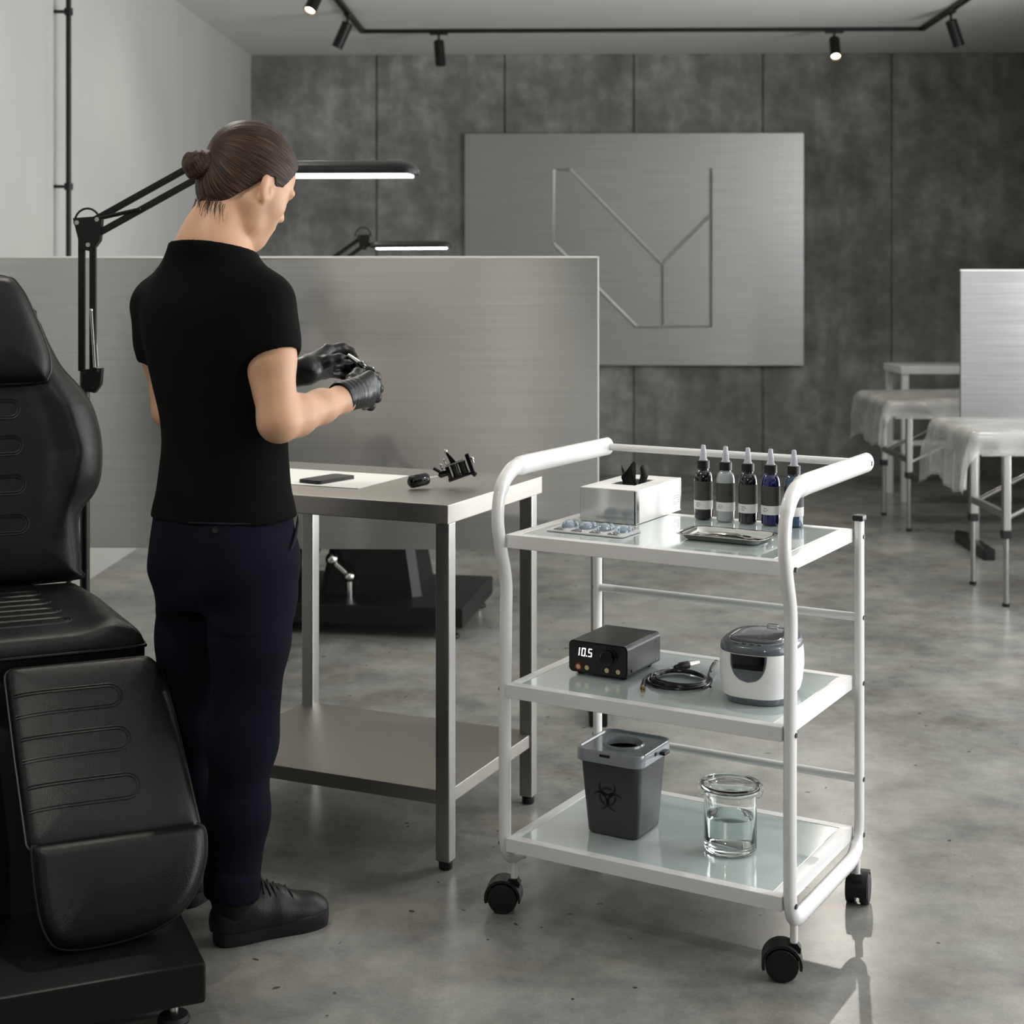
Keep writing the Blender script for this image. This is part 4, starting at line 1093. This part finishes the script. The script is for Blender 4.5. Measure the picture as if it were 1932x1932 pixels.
cd = MB(); cd.add([S2(1.6*math.cos(2*PI*i/16), 1.6*math.sin(2*PI*i/16), .0008) for i in range(16)], [tuple(range(16))]).build('sign_centre', bk, sg)
# glass jar with water
t, o = put('glass_jar', 'clear lidded glass jar half full of water on the bottom shelf', 'jar', 1378, 1603, 3, RT)
MB().lathe([(0, 0), (.048, 0), (.053, .004), (.0545, .010), (.0545, .118), (.058, .124), (.061, .128), (.061, .131), (.055, .131), (.051, .122), (.0508, .020), (.047, .014), (0, .013)], 64).build('jar_body', M['glass'], t, 50)
MB().lathe([(0, .1325), (.055, .1325), (.0605, .133), (.0618, .136), (.0605, .1395), (.057, .1405), (.053, .138), (0, .1375)], 64).build('lid', M['glass'], t, 50)
for a_ in (20, 200):
    ca, sa = math.cos(R_(a_)), math.sin(R_(a_)); P = [(ca*r, sa*r, z) for r, z in ((.0555, .110), (.0605, .113), (.0655, .124), (.0645, .136), (.059, .1415))]
    MB().tube(smooth_open([Vector(p) for p in P], 5), .0019, 8).build('clip', M['glass'], t)
wt = MB().lathe([(0, .0134), (.0465, .0144), (.0504, .0205), (.0504, .073), (0, .073)], 64).build('water', M['water'])
wt.location = t.location; tag(wt, 'clear water filling the lower half of the glass jar', 'water')
# ================================================================== the person
PX, PD = -.62, 3.2
PB = R_(-35)                                 # body turned 35 degrees to the right of straight ahead
def J(px, py, D): X, D, z = cam_pt(px, py, D); return np.array((X-PX, D-PD, z))
Rv = np.array((math.cos(PB), math.sin(PB), 0)); Fv = np.array((-math.sin(PB), math.cos(PB), 0))
# head frame: forward, left, up
ps, th = R_(55), R_(30.5)
hf = np.array((math.cos(th)*math.sin(ps), math.cos(th)*math.cos(ps), -math.sin(th)))
hu = np.array((math.sin(th)*math.sin(ps), math.sin(th)*math.cos(ps), math.cos(th)))
hl = np.cross(hu, hf)
HR = np.stack([hf, hl, hu], 1)               # columns
HC = J(474, 334, 3.23)
def hw(x, y, z): return HC+HR @ np.array((x, y, z))
def rot_l(deg, ax):
    return np.array(Matrix.Rotation(R_(deg), 3, ax))

# joints
shR, shL = J(499, 574, 3.105), J(301, 580, 3.295)
elR, elL = J(526, 795, 3.06), J(324, 774, 3.36)
wrR, wrL = J(646, 753, 3.262), J(560, 700, 3.41)
hipR, hipL = J(483, 1050, 3.145), J(379, 1050, 3.255)
knR, knL = J(457, 1390, 3.125), J(356, 1370, 3.29)
anR, anL = J(438, 1680, 3.115), J(366, 1600, 3.33)
C7 = J(389, 462, 3.185)

def torso_levels(grow=0.0):
    L = []
    for py, px, w_, d_ in ((1030, 421, .160, .122), (985, 421, .160, .118), (930, 422, .152, .112), (860, 424, .140, .104), (800, 423, .143, .105), (720, 418, .160, .112), (640, 412, .172, .118), (570, 408, .172, .113), (530, 406, .150, .096), (495, 400, .104, .080), (465, 401, .081, .083), (440, 403, .076, .082), (424, 404, .074, .081)):
        p = J(px, py, 3.2 if py > 480 else 3.192); L.append((p[2], p[0], p[1], w_+grow, d_+grow))
    return L

def head_into(g):
    def E(c, r, k=.012, Rm=None, op='u'): g.ell(hw(*c), r, k, HR if Rm is None else HR @ Rm, op)
    def Cn(a, b, ra, rb, k=.012, op='u'): g.cone(hw(*a), hw(*b), ra, rb, k, op)
    E((-.014, 0, .022), (.094, .073, .088), .0)
    E((.022, 0, .004), (.066, .062, .074), .03)
    for s in (1, -1): E((.040, .030*s, -.035), (.034, .034, .05), .03)
    E((.036, 0, -.050), (.052, .052, .066), .03)
    for s in (1, -1):
        Cn((.010, .050*s, -.062), (.034, .044*s, -.098), .018, .016, .02)
        Cn((.034, .044*s, -.098), (.076, .010*s, -.117), .016, .013, .02)
        E((.056, .043*s, -.038), (.022, .020, .018), .02)
    for s in (1, -1): E((.030, .040*s, -.055), (.036, .021, .040), .03)
    E((.074, 0, -.112), (.0175, .018, .014), .014)
    Cn((.01, 0, -.078), (.056, 0, -.100), .026, .018, .03)
    E((.070, 0, -.078), (.024, .030, .030), .03)
    Cn((.082, 0, -.002), (.0965, 0, -.036), .0075, .0095, .012)
    E((.0985, 0, -.0415), (.0125, .0105, .0095), .008)
    for s in (1, -1): E((.089, .0115*s, -.0445), (.010, .0075, .0075), .005)
    E((.0925, 0, -.0715), (.008, .021, .0052), .004); E((.0905, 0, -.0815), (.0085, .019, .0058), .004)
    for s in (1, -1):
        E((.094, .031*s, -.012), (.013, .016, .0105), .012, None, 's')
        E((.074, .031*s, -.013), (.0125, .0145, .0105), .003)
        Cn((.080, .046*s, .006), (.089, .014*s, .008), .007, .008, .012)
        # ear
        Rm = rot_l(-20*s, 'Z') @ rot_l(-12, 'Y') @ rot_l(12*s, 'X')
        E((0.013, .0745*s, -0.020), (.0185, .0075, .0315), .004, Rm)
        E((0.019, .082*s, -0.014), (.0115, .0065, .021), .003, Rm, 's')
        E((0.022, .0765*s, -0.027), (.006, .006, .009), .003, Rm)
        E((0.017, .075*s, -0.046), (.0085, .006, .0095), .006, Rm)

def body_mesh():
    g = Imp((-.42, -.28, .02), (.40, .34, 1.72), .0036)
    head_into(g)
    nb = C7+np.array((.011, .005, -.015)); nk = hw(-.036, 0, -.060)
    g.chain([nb-np.array((0, 0, .07)), nb, (nb+nk)/2+np.array((0, 0, .0)), nk], [.070, .0595, .048, .047], .02)
    g.cone(nb+.012*Fv+np.array((0, 0, -.02)), hw(-.022, 0, -.066), .042, .036, .02)
    for s, sh in ((1, shR), (-1, shL)): g.cone(nb+np.array((0, 0, .015)), sh+np.array((0, 0, .02))-.05*s*Rv, .046, .036, .06)
    g.stack([(z, x, y, w_-.012, d_-.012) for z, x, y, w_, d_ in torso_levels() if z < C7[2]-.03], PB, .03)
    for sh, el, wr in ((shR, elR, wrR), (shL, elL, wrL)):
        g.chain([sh, sh*.55+el*.45, el], [.048, .0455, .0405], .03)
        d = wr-el
        g.chain([el, el+d*.25, el+d*.65, wr-d*(.0 if wr is wrR else .16), wr+d*(.12 if wr is wrR else -.1)], [.0395, .0415, .034, .0275, .026], .02)
    for hp, kn, an in ((hipR, knR, anR), (hipL, knL, anL)):
        g.chain([hp, hp*.5+kn*.5, kn, kn*.65+an*.35, an, an-np.array((0, 0, .04))], [.078, .066, .05, .042, .027, .026], .02)
    return g.mesh()
skin = mat('skin', (206, 162, 132), .46, sss=.25, bump=.06, bscale=350, var=.05, vscale=14)
V, Q = body_mesh()
person = rawmesh('person', V, Q, skin)
person.location = cw(PX, PD); person.rotation_euler = (0, 0, YAW)
tag(person, 'person in a black t-shirt and navy trousers standing with gloved hands at the work table', 'person')

# ---- t-shirt
def sleeve(g, sh, el, s):
    d = (el-sh); L = np.linalg.norm(d); d = d/L
    g2 = Imp((-.32, -.28, .80), (.32, .30, 1.50), .0038)
    g2.chain([sh-.045*s*Rv*1.0+np.array((0, 0, .012)), sh, sh+d*L*.3, sh+d*L*.6], [.048, .054, .0575, .0575], .035)
    e = sh+d*L*.47
    g2.plane(e, d+(.22 if s > 0 else -.06)*Rv*s, (-.32, -.28, .80), (.32, .30, 1.50))
    g2.cone(e-d*.022, e+d*.03, .051, .0525, .0, 's')
    sl = tuple(slice(0, n_) for n_ in g.n)
    g.comb(sl, g2.d, .03, 'u')
g = Imp((-.32, -.28, .80), (.32, .30, 1.50), .0038)
g.stack(torso_levels(.004), PB, 0, 2.25)
nb = C7+np.array((.016, .005, -.015))
for s, sh, el in ((1, shR, elR), (-1, shL, elL)):
    g.cone(nb+np.array((0, 0, -.004 if s < 0 else -.012)), sh+np.array((0, 0, .030 if s < 0 else .032))-.045*s*Rv, .052 if s < 0 else .045, .048, .05)
    sleeve(g, sh, el, s)
def folds(x, y, z):
    u = (x*Rv[0]+y*Rv[1]); lowz = np.clip((1.02-z)/.12, 0, 1)
    return (.0022*np.sin(46*z+9*u+2*np.sin(14*u))*lowz + .0012*np.sin(30*u+22*z)).astype(np.float32)
g.warp(folds, (-.32, -.28, .80), (.32, .30, 1.50))
# neckline, hem and sleeve openings
nd = np.array((-.10, .10, 1.0))
g.plane((J(412, 456, 3.19)[0], nb[1], J(412, 471, 3.19)[2]), (.10, .20, 1.0), (-.2, -.2, 1.36), (.22, .25, 1.5))
hz = J(420, 972, 3.2)[2]
g.plane((0, 0, hz), (0.02, .03, -1), (-.32, -.28, .80), (.32, .30, 1.0))
V, Q = g.mesh()
shirt = rawmesh('t_shirt', V, Q, mat('black_jersey', (7, 7, 7), .9, bump=.25, bscale=700, var=.1, spec=.15), person)
shirt['label'] = 'plain black short-sleeved t-shirt'

# ---- trousers
g = Imp((-.30, -.24, .06), (.30, .30, 1.02), .0042)
L = []
for py, px, w_, d_ in ((925, 421, .150, .108), (980, 421, .157, .117), (1040, 423, .152, .118), (1090, 425, .146, .114), (1140, 426, .138, .103)):
    p = J(px, py, 3.2); L.append((p[2], p[0], p[1], w_, d_))
g.stack(L, PB, 0, 2.3)
for s, hp, kn, an in ((1, hipR, knR, anR), (-1, hipL, knL, anL)):
    g.ell(hp-.045*Fv-.01*s*Rv+np.array((0, 0, -.01)), (.078, .078, .095), .05)
    m1 = hp*.55+kn*.45; m2 = kn*.5+an*.5
    end = an+np.array((0, 0, -.004))
    g.chain([hp+np.array((0, 0, -.02)), m1, kn, m2, end], [.087, .078, .0665, .059, .0515], .04)
def folds(x, y, z):
    a = np.exp(-((z-.43)/.10)**2); b = np.exp(-((z-.70)/.07)**2)
    return (.0016*a*np.sin(52*z+20*x-14*y+2*np.sin(20*x))+.0025*b*np.sin(60*z-26*x+10*y)+.0013*np.sin(17*z+30*x+20*y)+.0012*np.sin(33*x-25*y)).astype(np.float32)
g.warp(folds, (-.30, -.24, .06), (.30, .30, 1.02))
zc0 = .0
for s, an in ((1, anR), (-1, anL)):
    zc_ = an[2]-.010
    # cuff: a folded band
    g.cone(an+np.array((0, 0, -.002)), an+np.array((0, 0, .026)), .0570, .0580, .0)
    lo = an-np.array((.12, .12, .12)); hi = an+np.array((.12, .12, .02))
    q = g.sub(lo, hi, 0); sl, x, y, z = q
    g.d[sl] = np.maximum(g.d[sl], zc_-z-.12*(x-an[0]))
    g.cone(an+np.array((0, 0, -.05)), an+np.array((0, 0, .012)), .050, .050, .0, 's')
V, Q = g.mesh()
navy = mat('navy_cotton', (15, 17, 29), .9, bump=.3, bscale=900, var=.08, spec=.15)
tro2 = rawmesh('trousers', V, Q, navy, person); tro2['label'] = 'dark navy cotton trousers with turned-up cuffs'
# rear pocket welt, button and side pocket
dk = mat('navy_seam', (15, 16, 26), .85, bump=.1)
Vt = np.array(V)
def snap_back(px, py, off=.0015):      # nearest trouser surface seen along the sight line
    o3 = np.array((-PX, -PD, CH)); d = np.array(((px-966)/F, 1.0, -(py-HZ)/F)); d /= np.linalg.norm(d)
    w_ = Vt-o3; tt = w_ @ d; r = np.linalg.norm(w_-tt[:, None]*d, axis=1)
    c = np.where(r < .006)[0]
    if len(c) == 0: c = np.argsort(r)[:3]
    i = c[np.argmin(tt[c])]; return Vector(o3+d*(tt[i]-off))
MB().tube([snap_back(px, py) for px, py in ((356, 986), (380, 987), (405, 988), (430, 988.5), (455, 988.5), (474, 988))], .0017, 6).build('back_pocket_welt', dk, tro2)
b_ = snap_back(406, 1000, .002)
MB().lathe([(0, 0), (.0055, 0), (.0062, .0012), (.0058, .0022), (.004, .0018), (0, .0016)], 20, Matrix.Translation(b_) @ Vector((0, 0, 1)).rotation_difference(Vector((.35, -.9, .1))).to_matrix().to_4x4()).build('button', M['black_plastic'], tro2)
MB().tube([snap_back(px, py) for px, py in ((562, 972), (561, 990), (558, 1010), (553, 1028), (548, 1040))], [.001, .003, .0035, .003, .001], 8).build('side_pocket', dk, tro2)

# ---- socks and shoes
sock_m = mat('black_sock', (9, 9, 9), .9, bump=.3, bscale=500)
shoe_m = mat('black_shoe_leather', (19, 19, 18), .40, bump=.25, bscale=300, rvar=.05)
sole_m = mat('black_rubber_sole', (23, 23, 26), .55, bump=.08)
def footside(an, heel, toe, nm):
    MB().loft([[Vector((an[0]+math.cos(2*PI*k/24)*r, an[1]+math.sin(2*PI*k/24)*r, z)) for k in range(24)] for z, r in ((.035, .034), (.07, .039), (an[2]-.01, .0465), (an[2]+.08, .0475))]).build('sock', sock_m, person)
    h = np.array(heel); tq = np.array(toe); d = tq-h; Ln = np.linalg.norm(d); d /= Ln; n_ = np.array((-d[1], d[0]))
    yw = math.atan2(d[1], d[0])
    mm = Matrix.Translation((h[0], h[1], 0)) @ Matrix.Rotation(yw, 4, 'Z')
    # outline of the sole (x forward from heel)
    half = [(0.0, .0), (.004, .018), (.02, .031), (.06, .036), (.11, .036), (.16, .041), (.205, .046), (.245, .043), (.272, .028), (.283, .0)]
    sc = Ln/.283
    ol = smooth_closed([(x*sc, y) for x, y in half]+[(x*sc, -y*.96) for x, y in half[-2:0:-1]], 5)
    def so(k, z): c = Vector((.14*sc, 0)); return [mm @ Vector(((c+(p-c)*k).to_tuple()+(z,))) for p in ol]
    sole = MB().loft([so(.985, 0), so(1.0, .004), so(1.01, .024), so(1.005, .026), so(1.005, .031), so(.96, .033)])
    g = Imp((-.03, -.07, .018), (.31, .07, .15), .0028)
    s_ = sc
    g.chain([(.035*s_, 0, .055), (.085*s_, 0, .058), (.14*s_, 0, .050)], [.0335, .036, .036], .02)
    g.ell((.205*s_, 0, .030), (.070, .043, .040), .03)
    g.ell((.045*s_, 0, .036), (.047, .036, .056), .02)
    g.ell((.12*s_, 0, .035), (.09, .038, .045), .02)
    g.chain([(.115*s_, 0, .080), (.15*s_, 0, .068), (.175*s_, 0, .058)], [.026, .024, .020], .015)
    g.chain([(.095*s_, 0, .098), (.118*s_, 0, .086)], [.019, .022], .01)
    c0 = (.052*s_, 0, .075)
    g.ell((.060*s_, 0, .112), (.046, .034, .052), .004, None, 's')
    g.plane((0, 0, .028), (0, 0, -1), (-.03, -.07, .018), (.31, .07, .06))
    V, Q = g.mesh()
    V = np.array([mm @ Vector(p) for p in V])
    sh = rawmesh('shoe', V, Q, shoe_m, person); sh['label'] = nm
    sole.build('sole', sole_m, sh, 50)
    # laces and eyelet panels
    lc_ = MB()
    for i, x in enumerate((.118, .133, .148, .163, .178)):
        zt = (.113, .105, .0975, .091, .0855)[i]; P = [(x*s_+.004, .028, zt-.024), (x*s_, .016, zt-.005), (x*s_-.001, 0, zt), (x*s_+.003, -.016, zt-.005), (x*s_+.008, -.028, zt-.024)]
        lc_.tube(smooth_open([mm @ Vector(p) for p in P], 5), .0021, 7)
        P = [(x*s_+.010, .028, zt-.026), (x*s_+.001, .010, zt+.001), (x*s_-.004, -.012, zt-.002), (x*s_-.006, -.028, zt-.020)]
        lc_.tube(smooth_open([mm @ Vector(p) for p in P], 5), .0021, 7)
    lc_.build('laces', M['rubber'], sh)
    return sh
def flo(px, py): X, D = topxy(px, py, 0); return (X-PX, D-PD)
hr = flo(404, 1783); dr = np.array((.862, .507)); footside(anR, hr, tuple(np.array(hr)+dr*.248), 'right black leather lace-up shoe')
al = np.array((anL[0], anL[1])); dl = np.array((.35, .937)); footside(anL, tuple(al-dl*.06), tuple(al+dl*.212), 'left black leather lace-up shoe')

# ---- hair with a low bun
g = Imp((-.17, -.10, -.13), (.12, .10, .14), .0026)
g.ell((-.014, 0, .022), (.099, .0775, .0935), 0)
g.ell((.022, 0, .008), (.0695, .0665, .077), .03)
g.ell((-.047, 0, -.045), (.056, .058, .066), .03)
# cut by the hairline
sl, x, y, z = g.sub((-.17, -.10, -.13), (.12, .10, .14), 0)
hx = np.array([-.16, -.105, -.085, -.06, -.035, -.010, .008, .019, .028, .035, .045, .056, .066, .080, .12]); hz_ = np.array([-.140, -.134, -.128, -.112, -.078, -.028, .002, .006, -.012, -.022, -.008, .022, .044, .072, .10])
zl = np.interp(x.ravel(), hx, hz_)[:, None, None].astype(np.float32)
jag = .004*np.sin(160*y+40*x)*np.sin(90*y+1)
side = np.clip((np.abs(y)-.03)/.04, 0, 1)
front = np.where(x > .03, (1-side)*.012, 0)
g.d[sl] = np.maximum(g.d[sl], (zl+front+jag*(x < -.02)-z)*.9)
# bun: coiled lock
bc = np.array((-.109, .004, -.042))
g.chain([(-.086, .0, -.014), (-.098, 0, -.030)], [.020, .018], .012)
pts = []
for k in range(30):
    a = 2*PI*k/15+1.2; rr_ = .0215-.00045*k; pts.append(bc+np.array((-.006+.0011*(k-10)*-.8, rr_*math.cos(a), rr_*math.sin(a)*1.12)))
g.chain(pts, [.0135]*len(pts), .004)
g.ell(bc, (.020, .022, .025), .005)
def strands(x, y, z):
    a = np.arctan2(y, z-.0); 
    return ((.00022*np.sin(61*a+14*x+2.5*np.sin(9*a))+.0003*np.sin(23*a-20*x+3*np.sin(5*a)))*(x > -.1)).astype(np.float32)
g.warp(strands, (-.17, -.10, -.13), (.12, .10, .14))
V, Q = g.mesh()
def hair_mat():
    m, nt, b = newmat('brown_hair')
    tc = nt.add('ShaderNodeTexCoord'); sp = nt.add('ShaderNodeSeparateXYZ'); nt.link(tc.outputs['Object'], sp.inputs[0])
    sx = nt.add('ShaderNodeMath', operation='SUBTRACT'); sx.inputs[1].default_value = .005; nt.link(sp.outputs[2], sx.inputs[0])
    at2 = nt.add('ShaderNodeMath', operation='ARCTAN2'); nt.link(sp.outputs[1], at2.inputs[0]); nt.link(sx.outputs[0], at2.inputs[1])
    cb = nt.add('ShaderNodeCombineXYZ'); nt.link(at2.outputs[0], cb.inputs[0])
    m5 = nt.add('ShaderNodeMath', operation='MULTIPLY'); m5.inputs[1].default_value = .4; nt.link(sp.outputs[0], m5.inputs[0]); nt.link(m5.outputs[0], cb.inputs[1])
    n1 = nt.add('ShaderNodeTexNoise'); n1.inputs['Scale'].default_value = 46; n1.inputs['Detail'].default_value = 4; nt.link(cb.outputs[0], n1.inputs['Vector'])
    r = nt.add('ShaderNodeValToRGB'); e = r.color_ramp.elements
    e[0].position = .34; e[0].color = lin((24, 18, 14)); e[1].position = .7; e[1].color = lin((92, 72, 54)); x = e.new(.5); x.color = lin((50, 38, 29))
    nt.link(n1.outputs['Fac'], r.inputs['Fac']); nt.link(r.outputs[0], b.inputs['Base Color'])
    b.inputs['Roughness'].default_value = .48; b.inputs['Specular IOR Level'].default_value = .22
    bp = nt.add('ShaderNodeBump'); bp.inputs['Strength'].default_value = .5; bp.inputs['Distance'].default_value = .002
    nt.link(n1.outputs['Fac'], bp.inputs['Height']); nt.link(bp.outputs[0], b.inputs['Normal'])
    return m
M['hair'] = hair_mat()
hair = rawmesh('hair', V, Q, M['hair'], person); hair['label'] = 'brown hair slicked back into a low bun'
hm = Matrix(((HR[0, 0], HR[0, 1], HR[0, 2], HC[0]), (HR[1, 0], HR[1, 1], HR[1, 2], HC[1]), (HR[2, 0], HR[2, 1], HR[2, 2], HC[2]), (0, 0, 0, 1)))
hair.matrix_local = hm
# loose strands at the nape
ns = MB(); rnd = random.Random(4)
for i in range(70):
    y = rnd.uniform(-.062, .05); x = -.082+.028*abs(y)/.06+rnd.uniform(-.012, .006)
    a = Vector((x+.006, y, -.098)); b_ = a+Vector((rnd.uniform(.0, .014), -rnd.uniform(.0, .012), -rnd.uniform(.018, .042)))
    def onneck(p):
        return p
    ns.tube([a, (a+b_)/2+Vector((-.003, 0, 0)), b_], [.0007, .0005, .0002], 4)
nsp = ns.build('nape_hairs', M['hair'], hair, 60); nsp['kind'] = 'stuff'

# ---- gloved hands
glove = mat('black_nitrile', (21, 21, 21), .34, bump=.4, bscale=120, rvar=.05)
def make_glove(parts, lo, hi, nm, wrist, d):
    g = Imp(lo, hi, .0017)
    for pts, rad, k in parts: g.chain(pts, rad, k)
    def wr(x, y, z):
        s = (x-wrist[0])*d[0]+(y-wrist[1])*d[1]+(z-wrist[2])*d[2]
        return (.0009*np.sin(s*420)*np.exp(-((s-.012)/.03)**2)).astype(np.float32)
    g.warp(wr, lo, hi)
    # cuff end
    e = wrist-d*.012
    sl, x, y, z = g.sub(lo, hi, 0)
    b = -((x-e[0])*d[0]+(y-e[1])*d[1]+(z-e[2])*d[2])
    g.d[sl] = np.maximum(g.d[sl], b)
    V, Q = g.mesh(); o = rawmesh('glove', V, Q, glove, person); o['label'] = nm; return o
# right hand
dR = (wrR-elR)/np.linalg.norm(wrR-elR)
w0 = J(646, 749, 3.262); pc = J(676, 741, 3.315)
mi, mm_, mr, ml = J(697, 712, 3.335), J(706, 724, 3.350), J(704, 742, 3.347), J(694, 758, 3.335)
parts = [([w0-dR*.03, w0+dR*.006, pc], [.0335, .0305, .027], .012),
         ([w0, mi], [.024, .0155], .014), ([w0, mm_], [.024, .0155], .014), ([w0, mr], [.024, .015], .014), ([w0, ml], [.024, .014], .014),
         ([pc, J(690, 735, 3.335)], [.026, .02], .014)]
fr = [(mi, [(709, 712, 3.362), (700, 710, 3.386), (688, 706, 3.388)]), (mm_, [(713, 733, 3.372), (702, 733, 3.396), (688, 727, 3.396)]),
      (mr, [(710, 750, 3.368), (698, 750, 3.390), (686, 743, 3.388)]), (ml, [(699, 766, 3.355), (688, 765, 3.374), (677, 758, 3.374)])]
for k, (a, q) in enumerate(fr):
    r0 = (.0122, .0124, .0118, .0106)[k]
    parts.append(([a]+[J(*p) for p in q], [r0*1.06, r0, r0*.92, r0*.8], .004))
parts.append(([J(657, 738, 3.29), J(664, 716, 3.318), J(674, 704, 3.345), J(686, 703, 3.366)], [.0165, .0135, .0115, .0095], .006))
allp = np.array([p for a, b, c in parts for p in a])
make_glove(parts, allp.min(0)-.04, allp.max(0)+.04, 'right black glove, back of the hand showing', w0, dR)
# left hand
dL = (wrL-elL)/np.linalg.norm(wrL-elL)
w1 = J(578, 698, 3.43); dL2 = J(620, 676, 3.475)-w1; dL2 = dL2/np.linalg.norm(dL2)
li, lm, lr, ll = J(617, 661, 3.478), J(621, 674, 3.500), J(619, 690, 3.505), J(614, 704, 3.497)
pl_ = J(600, 688, 3.455)
parts = [([wrL-dL*.085, w1, pl_], [.0345, .0315, .028], .014), ([w1, li], [.024, .0165], .014), ([w1, lm], [.024, .016], .014), ([w1, lr], [.024, .0155], .014), ([w1, ll], [.025, .0145], .014)]
fl = [(li, [(645, 656, 3.50), (661, 664, 3.508), (670, 677, 3.500)]), (lm, [(648, 668, 3.528), (665, 676, 3.532), (672, 689, 3.522)]),
      (lr, [(645, 688, 3.535), (660, 694, 3.536), (664, 704, 3.526)]), (ll, [(637, 705, 3.525), (650, 710, 3.528), (654, 718, 3.518)])]
for k, (a, q) in enumerate(fl):
    r0 = (.0122, .0126, .0118, .0105)[k]
    parts.append(([a]+[J(*p) for p in q], [r0*1.06, r0, r0*.92, r0*.8], .004))
parts.append(([J(596, 690, 3.435), J(617, 682, 3.438), J(640, 677, 3.448), J(660, 680, 3.468)], [.0185, .0150, .0120, .0098], .006))
allp = np.array([p for a, b, c in parts for p in a])
make_glove(parts, allp.min(0)-.04, allp.max(0)+.04, 'left black glove, thumb and bent finger showing', wrL-dL*.06, dL)

# ---- the small machine held between the hands
hd = thing('machine_head', 'small shiny tattoo machine head held between the gloved hands', 'tattoo machine', cw(PX, PD), YAW)
a, b = Vector(J(662, 674, 3.45)), Vector(J(699, 700, 3.37)); ax = (b-a)
k = Matrix.Translation(a) @ Vector((0, 0, 1)).rotation_difference(ax.normalized()).to_matrix().to_4x4(); Ln = ax.length
MB().lathe([(0, -.01), (.0055, -.01), (.006, .0), (.0065, Ln*.4), (.004, Ln*.42), (.004, Ln*.5), (0, Ln*.5)], 24, k).build('tube', M['chrome'], hd)
MB().lathe([(0, Ln*.48), (.0075, Ln*.48), (.0085, Ln*.55), (.0085, Ln*1.05), (.006, Ln*1.12), (0, Ln*1.12)], 24, k).build('coil_body', M['black_gloss'], hd)
for i in range(7):
    an_ = i*2.4; MB().sphere(k @ Vector((.0088*math.cos(an_), .0088*math.sin(an_), Ln*(.52+.085*i))), .0028, 10, 7).build('screw', M['chrome'], hd)
